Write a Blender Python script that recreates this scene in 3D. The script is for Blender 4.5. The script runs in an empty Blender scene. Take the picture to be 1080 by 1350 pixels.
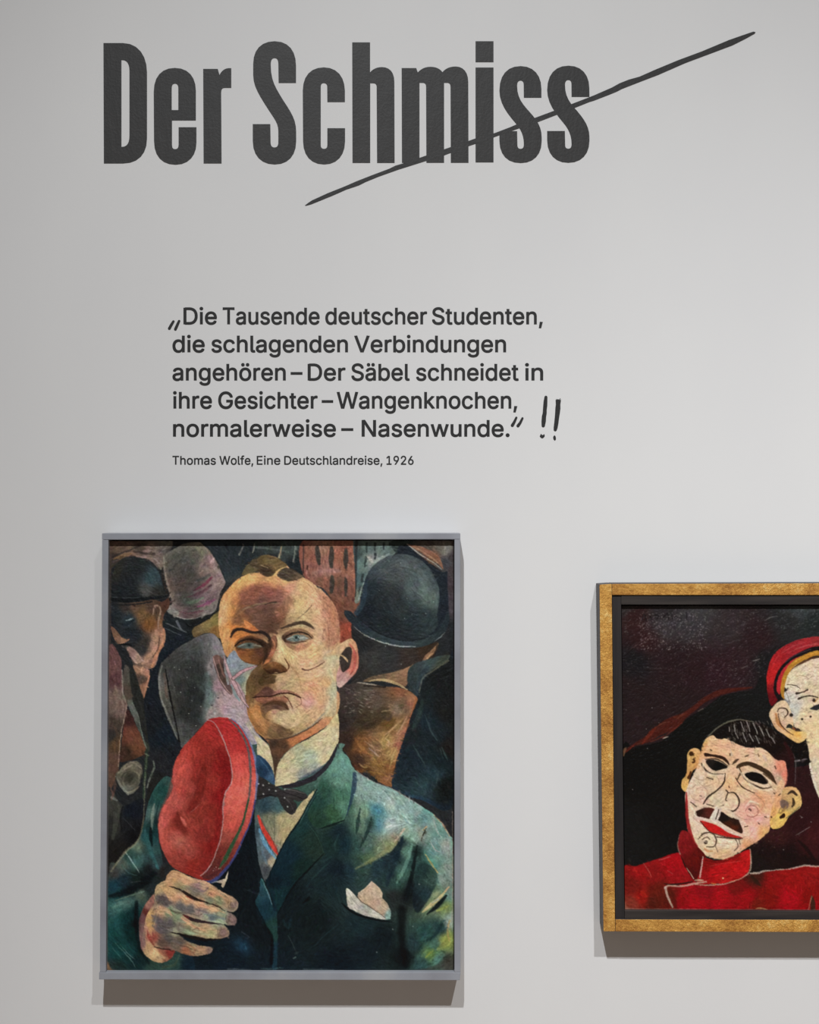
import bpy, bmesh, math
import numpy as np
from mathutils import Vector, Matrix

# ---------------------------------------------------------------- camera, light, exposure
S = bpy.context.scene
COL = S.collection
PX = 0.0013                      # metres per photo pixel, on the wall
DIST, EYE, CY = 2.6, 1.75, 675.0 # camera distance, eye height, photo row at eye height
def on_plane(x, y, d=0.0):
    """Point at photo position (x, y) on a plane d metres in front of the wall."""
    k = PX * (DIST - d) / DIST
    return Vector(((x - 540.0) * k, -d, EYE - (y - CY) * k))

cam_data = bpy.data.cameras.new('camera')
cam = bpy.data.objects.new('camera', cam_data); COL.objects.link(cam)
cam.location = (0, -DIST, EYE); cam.rotation_euler = (math.pi / 2, 0, 0)
cam_data.sensor_fit = 'VERTICAL'; cam_data.sensor_height = 36.0
cam_data.lens = 36.0 * DIST / (1350 * PX)
S.camera = cam

world = bpy.data.worlds.new('gallery_air'); S.world = world; world.use_nodes = True
bg = world.node_tree.nodes['Background']
bg.inputs['Color'].default_value = (1.0, 0.94, 0.90, 1); bg.inputs['Strength'].default_value = 0.098

def spot(name, loc, aim, power, size, blend, radius=0.028, color=(1, 1, 1)):
    l = bpy.data.lights.new(name, 'SPOT'); l.energy = power; l.spot_size = math.radians(size); l.spot_blend = blend
    l.shadow_soft_size = radius; l.color = color
    o = bpy.data.objects.new(name, l); COL.objects.link(o); o.location = loc
    o.rotation_euler = (Vector(aim) - Vector(loc)).to_track_quat('-Z', 'Y').to_euler()
    return o
k = PX
spot('track_spot', ((285 - 540) * k, -2100 * k, EYE + (CY + 1230) * k), on_plane(1505, 3290), 407, 110, 1.0, color=(0.975, 0.992, 1.0))
spot('track_spot', ((1215 - 540) * k, -2400 * k, EYE + (CY + 1439) * k), on_plane(1874, 4492), 520, 79, 1.0, color=(0.985, 0.995, 1.0))

S.view_settings.view_transform = 'Standard'; S.view_settings.look = 'None'
S.view_settings.gamma = 1.0; S.view_settings.use_curve_mapping = False; S.view_settings.exposure = 0.0

# ---------------------------------------------------------------- helpers
def material(name, base, rough=0.6, spec=0.3, metal=0.0):
    m = bpy.data.materials.new(name); m.use_nodes = True
    b = m.node_tree.nodes['Principled BSDF']
    b.inputs['Base Color'].default_value = (*base, 1); b.inputs['Roughness'].default_value = rough
    b.inputs['Specular IOR Level'].default_value = spec; b.inputs['Metallic'].default_value = metal
    return m, m.node_tree, b
def node(nt, kind, **kw):
    n = nt.nodes.new(kind)
    for a, v in kw.items():
        if a in n.inputs: n.inputs[a].default_value = v
        else: setattr(n, a, v)
    return n
def noise(nt, scale, detail=4.0, stretch=(1, 1, 1), rough=0.55):
    tc = node(nt, 'ShaderNodeTexCoord'); mp = node(nt, 'ShaderNodeMapping'); mp.inputs['Scale'].default_value = stretch
    nz = node(nt, 'ShaderNodeTexNoise'); nz.inputs['Scale'].default_value = scale; nz.inputs['Detail'].default_value = detail
    nz.inputs['Roughness'].default_value = rough
    nt.links.new(tc.outputs['Object'], mp.inputs['Vector']); nt.links.new(mp.outputs['Vector'], nz.inputs['Vector'])
    return nz
def ramp(nt, src, stops):
    r = node(nt, 'ShaderNodeValToRGB'); e = r.color_ramp.elements
    while len(e) < len(stops): e.new(0.5)
    for el, (p, c) in zip(e, stops): el.position = p; el.color = (*c, 1)
    nt.links.new(src, r.inputs['Fac']); return r
def bump(nt, bsdf, src, strength, dist):
    b = node(nt, 'ShaderNodeBump'); b.inputs['Strength'].default_value = strength; b.inputs['Distance'].default_value = dist
    nt.links.new(src, b.inputs['Height']); nt.links.new(b.outputs['Normal'], bsdf.inputs['Normal']); return b
def lin(h):
    return tuple(((v / 255) / 12.92 if v / 255 <= 0.04045 else ((v / 255 + 0.055) / 1.055) ** 2.4) for v in (int(h[i:i + 2], 16) for i in (0, 2, 4)))

def empty(name, loc, label, cat, group=None):
    o = bpy.data.objects.new(name, None); COL.objects.link(o); o.location = loc; o.empty_display_size = 0.05
    o['label'] = label; o['category'] = cat
    if group: o['group'] = group
    return o
def link(name, me, parent=None):
    o = bpy.data.objects.new(name, me); COL.objects.link(o)
    if parent is not None:
        o.parent = parent; o.matrix_parent_inverse = parent.matrix_basis.inverted()
    return o
def struct(name, me):
    o = link(name, me); o['kind'] = 'structure'; return o
def mesh_of(bm, name, mats, smooth=False):
    bmesh.ops.recalc_face_normals(bm, faces=bm.faces)
    me = bpy.data.meshes.new(name); bm.to_mesh(me); bm.free()
    for m in mats: me.materials.append(m)
    if smooth:
        for p in me.polygons: p.use_smooth = True
    return me
def box_bm(a, b):
    bm = bmesh.new(); bmesh.ops.create_cube(bm, size=1.0)
    for v in bm.verts: v.co = Vector([(a[i] + b[i]) / 2 + v.co[i] * (b[i] - a[i]) for i in range(3)])
    return bm

# ---------------------------------------------------------------- the room
def wall_material():
    m, nt, b = material('matt_white_wall_paint', (0.80, 0.80, 0.80), 0.75, 0.2)
    big = noise(nt, 3.0, 3.0, (1.0, 1.0, 0.5)); fine = noise(nt, 260, 3.0); lint = noise(nt, 38, 5.0, (1, 1, 0.4))
    r = ramp(nt, big.outputs['Fac'], [(0.3, (0.785, 0.785, 0.792)), (0.7, (0.815, 0.815, 0.815))])
    nt.links.new(r.outputs['Color'], b.inputs['Base Color'])
    add = node(nt, 'ShaderNodeMath', operation='MULTIPLY_ADD'); add.inputs[1].default_value = 0.6
    nt.links.new(fine.outputs['Fac'], add.inputs[0]); nt.links.new(lint.outputs['Fac'], add.inputs[2])
    bump(nt, b, add.outputs[0], 0.10, 0.0012)
    return m
struct('wall_back', mesh_of(box_bm((-4.5, 0, -0.02), (4.5, 0.2, 4.9)), 'wall', [wall_material()]))
def floor_material():
    m, nt, b = material('oiled_oak_floor', (0.2, 0.13, 0.09), 0.5, 0.3)
    g = noise(nt, 6, 6.0, (0.3, 4, 1)); r = ramp(nt, g.outputs['Fac'], [(0.3, (0.24, 0.175, 0.125)), (0.7, (0.37, 0.285, 0.215))])
    nt.links.new(r.outputs['Color'], b.inputs['Base Color']); return m
struct('floor', mesh_of(box_bm((-4.5, -5.5, -0.2), (4.5, 0.2, 0.0)), 'floor', [floor_material()]))
# ---------------------------------------------------------------- lettering on the wall
# letter outlines of the quotation: advance width, outline (thousandths of an em)
GLYPHS = {
    ',': (188, 'M38 -119L68 71L137 71L84 -119L38 -119'),
    '.': (188, 'M95 -4C83 -4 72 0 63 9C54 18 50 28 50 41C50 54 54 65 63 73C72 82 83 87 95 87C108 87 119 82 128 73C137 65 141 54 141 41C141 28 137 18 128 9C119 0 108 -4 95 -4'),
    '1': (453, 'M76 0L76 55L391 55L391 0L76 0M276 509L276 0L212 0L212 448L209 448L86 358L86 427L198 509L276 509'),
    '2': (453, 'M64 0L64 47L234 229L282 282C295 298 304 313 311 327C317 341 320 356 320 371C320 390 316 405 308 419C299 432 288 442 273 449C259 456 242 460 224 460C204 460 187 456 172 447C158 439 147 428 139 413C131 399 127 382 127 362L66 362C66 392 72 419 86 442C100 465 119 483 143 496C167 509 194 516 225 516C255 516 282 509 306 497C329 484 348 467 361 445C374 424 381 399 381 372C381 354 378 335 371 318C364 300 353 280 336 259L267 180L153 60L153 57L389 57L389 0L64 0'),
    '6': (453, 'M226 -7C195 -7 167 0 142 15C118 29 98 49 84 74C71 100 64 129 64 162C64 186 69 212 80 239C91 266 110 300 137 340L252 509L322 509L151 261L145 261C150 271 157 280 165 288C174 296 184 302 196 307C207 312 221 314 235 314C266 314 293 308 316 295C339 282 357 263 370 240C382 216 389 189 389 157C389 125 382 97 368 73C354 48 334 28 310 14C286 0 258 -7 226 -7M226 48C246 48 264 53 279 63C294 72 306 85 314 101C323 118 327 136 327 157C327 178 323 197 314 213C306 230 294 242 279 251C264 261 246 265 226 265C207 265 189 261 174 252C159 243 147 230 138 214C129 198 125 179 125 158C125 137 129 118 138 102C147 85 159 72 174 63C189 53 207 48 226 48'),
    '9': (453, 'M226 516C258 516 286 508 310 494C335 480 354 460 368 434C382 409 389 380 389 347C389 323 383 297 373 270C362 243 343 209 315 168L200 0L130 0L301 248L307 248C303 238 296 229 287 221C279 213 269 207 257 202C245 197 232 195 218 195C187 195 160 201 137 214C114 227 96 245 83 269C70 292 64 320 64 352C64 384 71 412 85 436C99 461 118 480 143 494C167 508 195 516 226 516M226 460C207 460 189 456 174 446C159 437 147 424 138 407C130 391 125 372 125 352C125 330 130 312 138 295C147 279 159 266 174 257C189 248 207 243 226 243C246 243 263 248 279 257C294 266 306 279 314 295C323 311 327 330 327 350C327 372 323 391 314 407C306 424 294 437 279 446C264 456 246 460 226 460'),
    'D': (502, 'M219 0L96 0L96 57L215 57C256 57 291 65 318 81C345 97 366 119 379 149C392 179 399 214 399 255C399 296 392 331 379 361C366 390 346 412 320 428C293 444 260 452 221 452L93 452L93 509L225 509C275 509 317 499 353 478C388 458 415 429 433 391C452 353 462 308 462 255C462 202 452 157 433 119C414 81 387 51 351 31C314 10 271 0 219 0M125 509L125 0L60 0L60 509L125 509'),
    'E': (419, 'M60 0L60 509L372 509L372 452L125 452L125 286L355 286L355 229L125 229L125 57L375 57L375 0L60 0'),
    'G': (520, 'M269 -7C223 -7 184 4 149 25C115 46 88 77 69 116C50 155 40 201 40 254C40 308 50 354 69 393C88 432 115 462 149 484C183 505 221 516 265 516C292 516 317 512 340 504C364 496 385 484 403 469C422 454 437 437 449 416C461 396 470 373 474 349L408 349C403 365 396 380 387 393C379 406 368 417 356 427C344 436 330 444 315 448C300 453 283 456 265 456C235 456 208 448 183 432C159 417 139 394 125 364C111 334 103 297 103 254C103 211 111 175 125 145C140 115 159 92 184 76C209 61 237 53 269 53C297 53 323 59 345 71C367 83 384 101 396 123C409 146 415 172 415 202L434 199L283 199L283 256L478 256L478 200C478 158 469 122 451 91C433 60 408 36 377 19C345 2 309 -7 269 -7'),
    'N': (523, 'M60 0L60 509L136 509L343 183L363 151L388 107L414 55L405 54L401 108L399 157L399 195L399 509L463 509L463 0L387 0L202 290L177 331L148 381L108 452L119 454L122 384L124 328L125 291L125 0L60 0'),
    'S': (447, 'M224 -9C187 -9 155 -3 128 9C100 21 79 38 64 60C49 82 40 107 38 137L104 137C106 117 112 101 123 88C134 75 149 65 166 59C184 52 203 49 224 49C247 49 268 53 286 60C304 68 319 78 329 92C340 105 346 121 346 139C346 155 341 169 332 179C323 189 311 198 296 205L245 222L184 239C142 251 109 268 86 289C63 311 52 339 52 372C52 401 60 426 75 448C90 469 111 486 138 498C164 510 194 516 227 516C261 516 290 510 316 498C342 486 362 469 377 449C392 428 400 404 401 378L337 378C335 403 323 423 302 437C281 451 256 459 225 459C203 459 184 455 167 448C151 441 138 431 129 418C120 406 115 391 115 376C115 358 120 344 131 334C142 323 154 314 169 308L212 293L264 279L312 264C328 257 344 248 359 238C373 227 385 214 395 198C404 181 408 162 408 139C408 111 401 86 386 64C372 41 351 24 323 11C296 -2 263 -9 224 -9'),
    'T': (449, 'M32 452L32 509L417 509L417 452L257 452L257 0L193 0L193 452L32 452'),
    'V': (480, 'M204 0L16 509L84 509L192 206L215 137L248 31L235 31L267 138L290 206L395 509L463 509L278 0L204 0'),
    'W': (686, 'M155 0L16 509L82 509L163 196L175 145L187 94L197 40L189 40L200 94L211 145L224 196L306 509L380 509L462 196L474 145L486 94L497 40L488 40L499 94L510 145L523 196L603 509L670 509L530 0L455 0L368 323L351 391L336 475L350 475L335 395L318 323L230 0L155 0'),
    'a': (389, 'M160 -9C136 -9 114 -4 94 5C75 14 59 27 48 45C36 62 30 83 30 108C30 130 35 147 43 161C52 175 63 185 78 193C92 201 108 207 125 211L178 220L234 227C248 228 258 231 265 235C272 239 276 245 276 255L276 257C276 272 273 286 267 297C261 308 252 316 240 322C228 328 213 331 196 331C178 331 162 328 149 322C136 317 126 309 118 301C110 292 104 283 100 274L41 291C50 314 62 332 79 346C95 360 113 369 133 375C153 381 173 384 194 384L239 379C255 376 271 370 286 360C301 351 313 338 322 320C332 303 337 280 337 251L337 0L277 0L277 52L272 52L252 25C243 15 230 7 215 1C200 -5 182 -9 160 -9M170 45C193 45 212 50 228 59C243 68 255 79 263 93C271 107 276 122 276 138L276 190L259 182L231 176L200 171L175 168L134 159C121 154 111 148 103 139C96 131 92 119 92 105C92 92 95 81 102 72C109 63 118 57 130 52C142 48 155 45 170 45'),
    'b': (424, 'M229 -8C206 -8 187 -4 172 4C158 12 146 21 138 31L118 59L112 59L112 0L53 0L53 509L114 509L114 319L118 319L137 346C145 356 157 365 171 373C186 381 205 384 229 384C261 384 289 376 313 361C337 345 356 322 370 293C383 263 390 229 390 189C390 149 383 114 370 84C356 55 337 32 313 16C289 0 261 -8 229 -8M220 47C244 47 263 53 279 66C295 78 308 95 316 117C324 138 328 162 328 189C328 216 324 240 316 261C308 282 296 299 280 311C264 324 244 330 220 330C197 330 177 324 161 312C145 300 133 284 125 263C117 242 113 217 113 189C113 161 117 136 125 115C133 94 146 77 162 65C178 53 197 47 220 47'),
    'c': (396, 'M207 -8C173 -8 143 0 117 16C91 33 71 56 56 85C41 114 34 149 34 187C34 227 41 262 56 291C71 321 91 343 117 360C143 376 173 384 207 384C226 384 243 382 260 377C276 372 292 365 305 356C319 347 330 335 340 322C350 309 357 294 362 277L303 262L290 289L270 311L242 325L207 330C182 330 161 323 145 310C129 297 116 280 108 258C100 237 96 213 96 187C96 162 100 139 108 117C116 96 129 79 145 66C161 53 182 46 207 46L243 52L271 66L292 89L304 117L363 102C358 85 351 70 341 56C332 43 320 31 306 21C293 12 277 4 261 -1C244 -6 226 -8 207 -8'),
    'd': (424, 'M195 -8C164 -8 136 0 111 16C87 32 68 55 55 84C41 114 34 149 34 189C34 229 41 263 55 293C69 322 88 345 112 361C136 376 164 384 196 384C219 384 238 381 253 373C268 365 279 356 287 346L306 319L311 319L311 509L372 509L372 0L313 0L313 59L307 59L287 31C278 21 267 12 252 4C238 -4 219 -8 195 -8M205 47C227 47 247 53 263 65C279 77 291 94 299 115C308 136 312 161 312 189C312 217 308 242 300 263C292 284 279 300 263 312C247 324 228 330 205 330C181 330 161 324 145 311C129 299 116 282 108 261C100 240 96 216 96 189C96 162 100 138 109 117C117 95 129 78 145 66C161 53 181 47 205 47'),
    'e': (404, 'M212 -8C175 -8 143 0 117 16C90 33 70 56 56 85C41 114 34 148 34 187C34 226 41 260 55 290C69 319 89 343 115 359C141 376 171 384 205 384C226 384 246 381 266 374C285 367 303 356 319 341C335 326 348 306 357 282C366 258 371 228 371 194L371 169L75 169L75 221L338 221L310 202C310 227 306 249 298 269C290 288 278 303 263 314C247 325 228 330 205 330C182 330 163 325 146 313C130 302 118 288 109 270C100 251 96 232 96 211L96 178C96 150 101 126 110 106C120 87 134 72 151 61C168 51 189 46 212 46C228 46 241 48 254 53C266 57 277 64 285 73C294 82 301 93 306 105L365 91C359 71 349 54 335 39C321 24 303 13 283 4C262 -4 238 -8 212 -8'),
    'f': (254, 'M228 379L228 327L6 327L6 379L228 379M81 0L81 432C81 453 86 471 96 486C106 500 119 511 135 519C152 526 169 530 187 530L222 527L243 521L227 468L215 472L195 474C176 474 163 469 154 460C146 451 142 437 142 419L142 0L81 0'),
    'g': (425, 'M207 -151C179 -151 155 -147 134 -140C113 -132 96 -123 82 -110C69 -98 58 -84 51 -69L101 -41L122 -66C130 -75 141 -82 154 -88C168 -94 186 -97 207 -97C238 -97 263 -90 282 -75C302 -60 311 -37 311 -6L311 68L306 68L287 41C278 32 267 23 252 16C238 8 219 5 195 5C164 5 137 12 113 27C88 41 69 62 55 90C41 118 34 152 34 191C34 230 41 264 55 293C69 322 88 345 112 361C137 376 165 384 196 384C220 384 239 381 253 373C268 365 280 356 288 346L308 319L313 319L313 379L372 379L372 -9C372 -42 365 -69 350 -90C335 -111 316 -126 291 -136C266 -146 238 -151 207 -151M205 59C228 59 248 64 264 75C280 86 292 101 300 121C308 141 312 165 312 193C312 220 308 243 300 264C292 284 280 301 264 312C248 324 228 330 205 330C181 330 161 324 145 312C129 299 117 283 109 262C100 242 96 219 96 193C96 166 100 143 109 123C117 103 129 87 145 76C162 65 181 59 205 59'),
    'h': (410, 'M114 227L114 0L53 0L53 509L114 509L114 287L102 287C114 322 131 347 152 362C174 377 199 384 227 384C253 384 276 379 295 369C315 358 330 342 341 321C352 299 357 273 357 240L357 0L296 0L296 235C296 265 288 288 273 304C258 321 237 329 210 329C192 329 175 325 161 317C146 309 135 298 126 283C118 267 114 249 114 227'),
    'i': (167, 'M53 0L53 379L114 379L114 0L53 0M84 443C72 443 62 447 54 455C45 462 41 472 41 483C41 494 45 504 54 512C62 520 72 524 84 524C95 524 106 520 114 512C122 504 126 494 126 483C126 472 122 462 114 455C106 447 95 443 84 443'),
    'k': (381, 'M110 137L110 212L121 212L284 379L360 379L184 199L177 199L110 137M53 0L53 509L114 509L114 0L53 0M294 0L148 186L191 229L372 0L294 0'),
    'l': (189, 'M139 -2C110 -2 88 5 74 20C60 35 53 57 53 84L53 509L114 509L114 99C114 81 116 69 120 62C125 55 133 52 146 52L160 53L170 54L181 3L162 -1L139 -2'),
    'm': (610, 'M53 0L53 379L112 379L112 295L108 295C113 316 121 332 132 346C144 359 157 369 172 376C187 383 203 386 219 386C247 386 270 378 287 361C305 344 316 322 321 295L312 295C317 313 325 329 337 343C349 357 364 367 381 375C398 382 416 386 437 386C459 386 479 381 497 372C515 362 530 348 541 328C551 309 557 285 557 255L557 0L496 0L496 254C496 281 488 301 473 313C457 325 439 330 419 330C402 330 387 327 374 320C362 313 352 303 345 290C339 278 335 263 335 247L335 0L274 0L274 260C274 281 267 298 253 311C239 324 221 330 199 330C185 330 171 327 158 320C144 313 134 303 126 289C118 276 114 258 114 238L114 0L53 0'),
    'n': (410, 'M114 227L114 0L53 0L53 379L112 379L112 287L102 287C114 322 131 347 152 362C174 377 199 384 227 384C253 384 276 379 295 369C314 358 330 342 341 321C352 299 357 273 357 240L357 0L296 0L296 235C296 265 288 288 273 304C258 321 237 329 210 329C192 329 175 325 161 317C146 309 135 298 126 283C118 267 114 249 114 227'),
    'o': (415, 'M207 -8C173 -8 143 0 117 16C91 33 71 56 56 85C41 114 34 149 34 187C34 227 41 262 56 291C71 321 91 343 117 360C143 376 173 384 207 384C242 384 273 376 299 360C325 343 345 321 359 291C374 262 381 227 381 187C381 149 374 114 359 85C345 56 325 33 299 16C273 0 242 -8 207 -8M207 46C233 46 254 53 270 66C287 79 299 96 307 117C315 139 319 162 319 187C319 213 315 236 307 258C299 280 287 297 270 310C254 323 233 330 207 330C182 330 161 323 145 310C129 297 116 280 108 258C100 237 96 213 96 187C96 162 100 139 108 117C116 96 129 79 145 66C161 53 182 46 207 46'),
    'r': (259, 'M53 0L53 379L112 379L112 321L115 321C122 340 135 355 152 367C170 379 190 385 213 385L229 384L243 384L243 322L230 324L207 326C189 326 173 322 159 315C145 307 134 297 126 284C118 270 114 255 114 237L114 0L53 0'),
    's': (365, 'M182 -8C156 -8 133 -4 112 3C92 11 75 23 62 38C49 53 40 72 36 94L94 107C99 86 109 70 124 60C139 50 158 45 181 45C208 45 229 51 244 62C260 74 268 87 268 103C268 116 263 127 254 136C245 144 231 151 212 155L149 170C115 178 89 191 72 208C55 225 47 247 47 274C47 296 53 315 65 332C77 348 94 361 115 370C136 380 160 384 187 384C213 384 235 380 254 372C272 365 287 353 299 339C310 325 319 309 324 290L268 277C263 292 255 304 243 316C230 327 212 333 187 333C165 333 146 327 131 317C116 306 109 293 109 277C109 263 114 252 124 243C134 235 150 228 172 223L229 209C264 201 290 188 306 171C323 154 331 133 331 107C331 84 325 64 312 47C300 30 282 16 260 6C237 -3 211 -8 182 -8'),
    't': (227, 'M204 379L204 327L6 327L6 379L204 379M65 471L126 471L126 98C126 81 129 69 136 61C143 54 154 50 170 50L185 51L202 54L213 2L192 -3L168 -4C136 -4 110 4 92 21C74 38 65 62 65 93L65 471'),
    'u': (410, 'M182 -5C157 -5 134 0 115 11C95 21 80 37 69 59C58 80 53 107 53 139L53 379L114 379L114 144C114 114 121 91 137 75C152 58 173 50 200 50C218 50 235 54 249 62C264 70 275 81 283 97C292 112 296 131 296 153L296 379L357 379L357 0L298 0L298 92L307 92C295 57 279 32 257 17C235 2 211 -5 182 -5'),
    'w': (567, 'M138 0L23 379L87 379L133 214L154 137L175 41L165 41L186 135L206 214L252 379L316 379L362 214L382 136L402 41L391 41L413 135L434 214L480 379L545 379L429 0L368 0L319 172L305 225L291 280L277 338L291 338L277 280L263 225L248 172L199 0L138 0'),
    'ä': (389, 'M160 -9C136 -9 114 -4 94 5C75 14 59 27 48 45C36 62 30 83 30 108C30 130 35 147 43 161C52 175 63 185 78 193C92 201 108 207 125 211L178 220L234 227C248 228 258 231 265 235C272 239 276 245 276 255L276 257C276 272 273 286 267 297C261 308 252 316 240 322C228 328 213 331 196 331C178 331 162 328 149 322C136 317 126 309 118 301C110 292 104 283 100 274L41 291C50 314 62 332 79 346C95 360 113 369 133 375C153 381 173 384 194 384L239 379C255 376 271 370 286 360C301 351 313 338 322 320C332 303 337 280 337 251L337 0L277 0L277 52L272 52L252 25C243 15 230 7 215 1C200 -5 182 -9 160 -9M170 45C193 45 212 50 228 59C243 68 255 79 263 93C271 107 276 122 276 138L276 190L259 182L231 176L200 171L175 168L134 159C121 154 111 148 103 139C96 131 92 119 92 105C92 92 95 81 102 72C109 63 118 57 130 52C142 48 155 45 170 45M261 443C250 443 240 447 233 455C225 462 221 472 221 483C221 494 225 504 233 512C240 519 250 523 261 523C272 523 282 519 290 512C298 504 301 494 301 483C301 472 298 462 290 455C282 447 272 443 261 443M117 443C106 443 97 447 89 455C81 462 77 472 77 483C77 494 81 504 89 512C97 519 106 523 117 523C129 523 138 519 146 512C154 504 158 494 158 483C158 472 154 462 146 455C138 447 129 443 117 443'),
    'ö': (415, 'M207 -8C173 -8 143 0 117 16C91 33 71 56 56 85C41 114 34 149 34 187C34 227 41 262 56 291C71 321 91 343 117 360C143 376 173 384 207 384C242 384 273 376 299 360C325 343 345 321 359 291C374 262 381 227 381 187C381 149 374 114 359 85C345 56 325 33 299 16C273 0 242 -8 207 -8M207 46C233 46 254 53 270 66C287 79 299 96 307 117C315 139 319 162 319 187C319 213 315 236 307 258C299 280 287 297 270 310C254 323 233 330 207 330C182 330 161 323 145 310C129 297 116 280 108 258C100 237 96 213 96 187C96 162 100 139 108 117C116 96 129 79 145 66C161 53 182 46 207 46M279 443C268 443 259 447 251 455C243 462 239 472 239 483C239 494 243 504 251 512C259 519 268 523 279 523C290 523 300 519 308 512C316 504 320 494 320 483C320 472 316 462 308 455C300 447 290 443 279 443M136 443C124 443 115 447 107 455C99 462 95 472 95 483C95 494 99 504 107 512C115 519 124 523 136 523C147 523 156 519 164 512C172 504 176 494 176 483C176 472 172 462 164 455C156 447 147 443 136 443'),
    '–': (350, 'M350 244L350 188L0 188L0 244L350 244'),
}
def vinyl_material(name, c0, c1, rough):
    m, nt, b = material(name, c0, rough, 0.35)
    n = noise(nt, 5, 2.0); r = ramp(nt, n.outputs['Fac'], [(0.35, c0), (0.65, c1)])
    nt.links.new(r.outputs['Color'], b.inputs['Base Color'])
    w = noise(nt, 70, 4.0, (1, 1, 0.45)); f = noise(nt, 240, 3.0)
    add = node(nt, 'ShaderNodeMath', operation='MULTIPLY_ADD'); add.inputs[1].default_value = 0.5
    nt.links.new(f.outputs['Fac'], add.inputs[0]); nt.links.new(w.outputs['Fac'], add.inputs[2])
    bump(nt, b, add.outputs[0], 0.35, 0.0016)
    return m
VINYL_BIG = vinyl_material('black_vinyl_film', (0.030, 0.030, 0.031), (0.035, 0.034, 0.034), 0.52)
VINYL_TEXT = vinyl_material('black_transfer_lettering', (0.022, 0.022, 0.023), (0.026, 0.026, 0.026), 0.6)

def parse(path):
    """'M x y L x y C x y x y x y' -> list of contours of (left handle, point, right handle)."""
    import re
    out = []
    for cmd, body in re.findall(r'([MLC])([^MLC]*)', path):
        v = [float(t) for t in re.findall(r'-?\d+\.?\d*', body)]
        if cmd == 'M': out.append([[None, (v[0], v[1]), None]])
        elif cmd == 'L': out[-1].append([None, (v[0], v[1]), None])
        else:
            out[-1][-1][2] = (v[0], v[1]); out[-1].append([(v[2], v[3]), (v[4], v[5]), None])
    for c in out:
        if len(c) > 2 and max(abs(c[0][1][i] - c[-1][1][i]) for i in (0, 1)) < 1e-6:
            c[0][0] = c[-1][0]; c.pop()
    return out
def flatten(c, n):
    """Outline points of one contour of lines and cubic arcs."""
    out = []
    for i in range(len(c)):
        p0, h0 = c[i][1], c[i][2]; h1, p1 = c[(i + 1) % len(c)][0], c[(i + 1) % len(c)][1]
        out.append(p0)
        if h0 and h1:
            for t in (j / n for j in range(1, n)):
                u = 1 - t
                out.append(tuple(u ** 3 * p0[k] + 3 * u * u * t * h0[k] + 3 * u * t * t * h1[k] + t ** 3 * p1[k] for k in (0, 1)))
    return out
def flat_mesh(contours, origin, thick, fat=0.0, res=6):
    """Filled outline given thickness: cut into triangles, those with a winding number kept, then extruded."""
    from mathutils.geometry import delaunay_2d_cdt
    loops = []
    for c in contours:
        p = np.array(flatten(c, res)); keep = np.linalg.norm(p - np.roll(p, 1, 0), axis=1) > 1e-4; p = p[keep]
        if fat:
            d = np.roll(p, -1, 0) - np.roll(p, 1, 0); d /= np.linalg.norm(d, axis=1)[:, None] + 1e-9
            p = p + np.stack([d[:, 1], -d[:, 0]], 1) * fat
        loops.append(p)
    vs, es = [], []
    for p in loops:
        b = len(vs); vs += [Vector((x, y)) for x, y in p]; es += [(b + i, b + (i + 1) % len(p)) for i in range(len(p))]
    v2, e2, f2, _, _, _ = delaunay_2d_cdt(vs, es, [], 0, 1e-5)
    V = np.array([(v.x, v.y) for v in v2]); tri = np.array([f for f in f2 if len(f) == 3])
    cen = V[tri].mean(1); wn = np.zeros(len(cen), int)
    for p in loops:
        q = np.roll(p, -1, 0)
        for (x0, y0), (x1, y1) in zip(p, q):
            s = (x1 - x0) * (cen[:, 1] - y0) - (y1 - y0) * (cen[:, 0] - x0)
            wn += ((y0 <= cen[:, 1]) & (y1 > cen[:, 1]) & (s > 0)).astype(int) - ((y0 > cen[:, 1]) & (y1 <= cen[:, 1]) & (s < 0)).astype(int)
    tri = tri[(wn != 0) if fat or len(contours) == 1 else (wn % 2 != 0)]
    bm = bmesh.new(); at = {}
    for t in tri:
        for i in t:
            if i not in at:
                w = on_plane(*V[i]) - origin; at[i] = bm.verts.new((w.x, -thick / 2, w.z))
        bm.faces.new([at[i] for i in t])
    bmesh.ops.dissolve_limit(bm, angle_limit=0.001, verts=[], edges=[e for e in bm.edges if len(e.link_faces) == 2])
    top = bm.faces[:]
    ext = bmesh.ops.extrude_face_region(bm, geom=top, use_keep_orig=True)
    for v in ext['geom']:
        if isinstance(v, bmesh.types.BMVert): v.co.y = thick / 2
    bmesh.ops.recalc_face_normals(bm, faces=bm.faces)
    me = bpy.data.meshes.new('lettering'); bm.to_mesh(me); bm.free(); return me
def place(path, fx, fy):
    return [[[None if t is None else (fx(t), fy(t)) for t in p] for p in c] for c in parse(path)]
def vinyl(name, parent, contours, mat, thick, lift=0.0, fat=0.0, res=6):
    xs = [p[1][0] for c in contours for p in c]; ys = [p[1][1] for c in contours for p in c]
    o3 = on_plane((min(xs) + max(xs)) / 2, (min(ys) + max(ys)) / 2)
    me = flat_mesh(contours, o3, thick, fat, res); me.name = name; me.materials.clear(); me.materials.append(mat)
    o = bpy.data.objects.new(name, me); COL.objects.link(o)
    o.location = o3 + Vector((0, -thick / 2 - lift, 0))
    o.parent = parent; o.matrix_parent_inverse = parent.matrix_basis.inverted()
    return o
def tile_path(path, ox, oy, k):
    return place(path, lambda t: ox + t[0] / k, lambda t: oy + t[1] / k)

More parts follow.
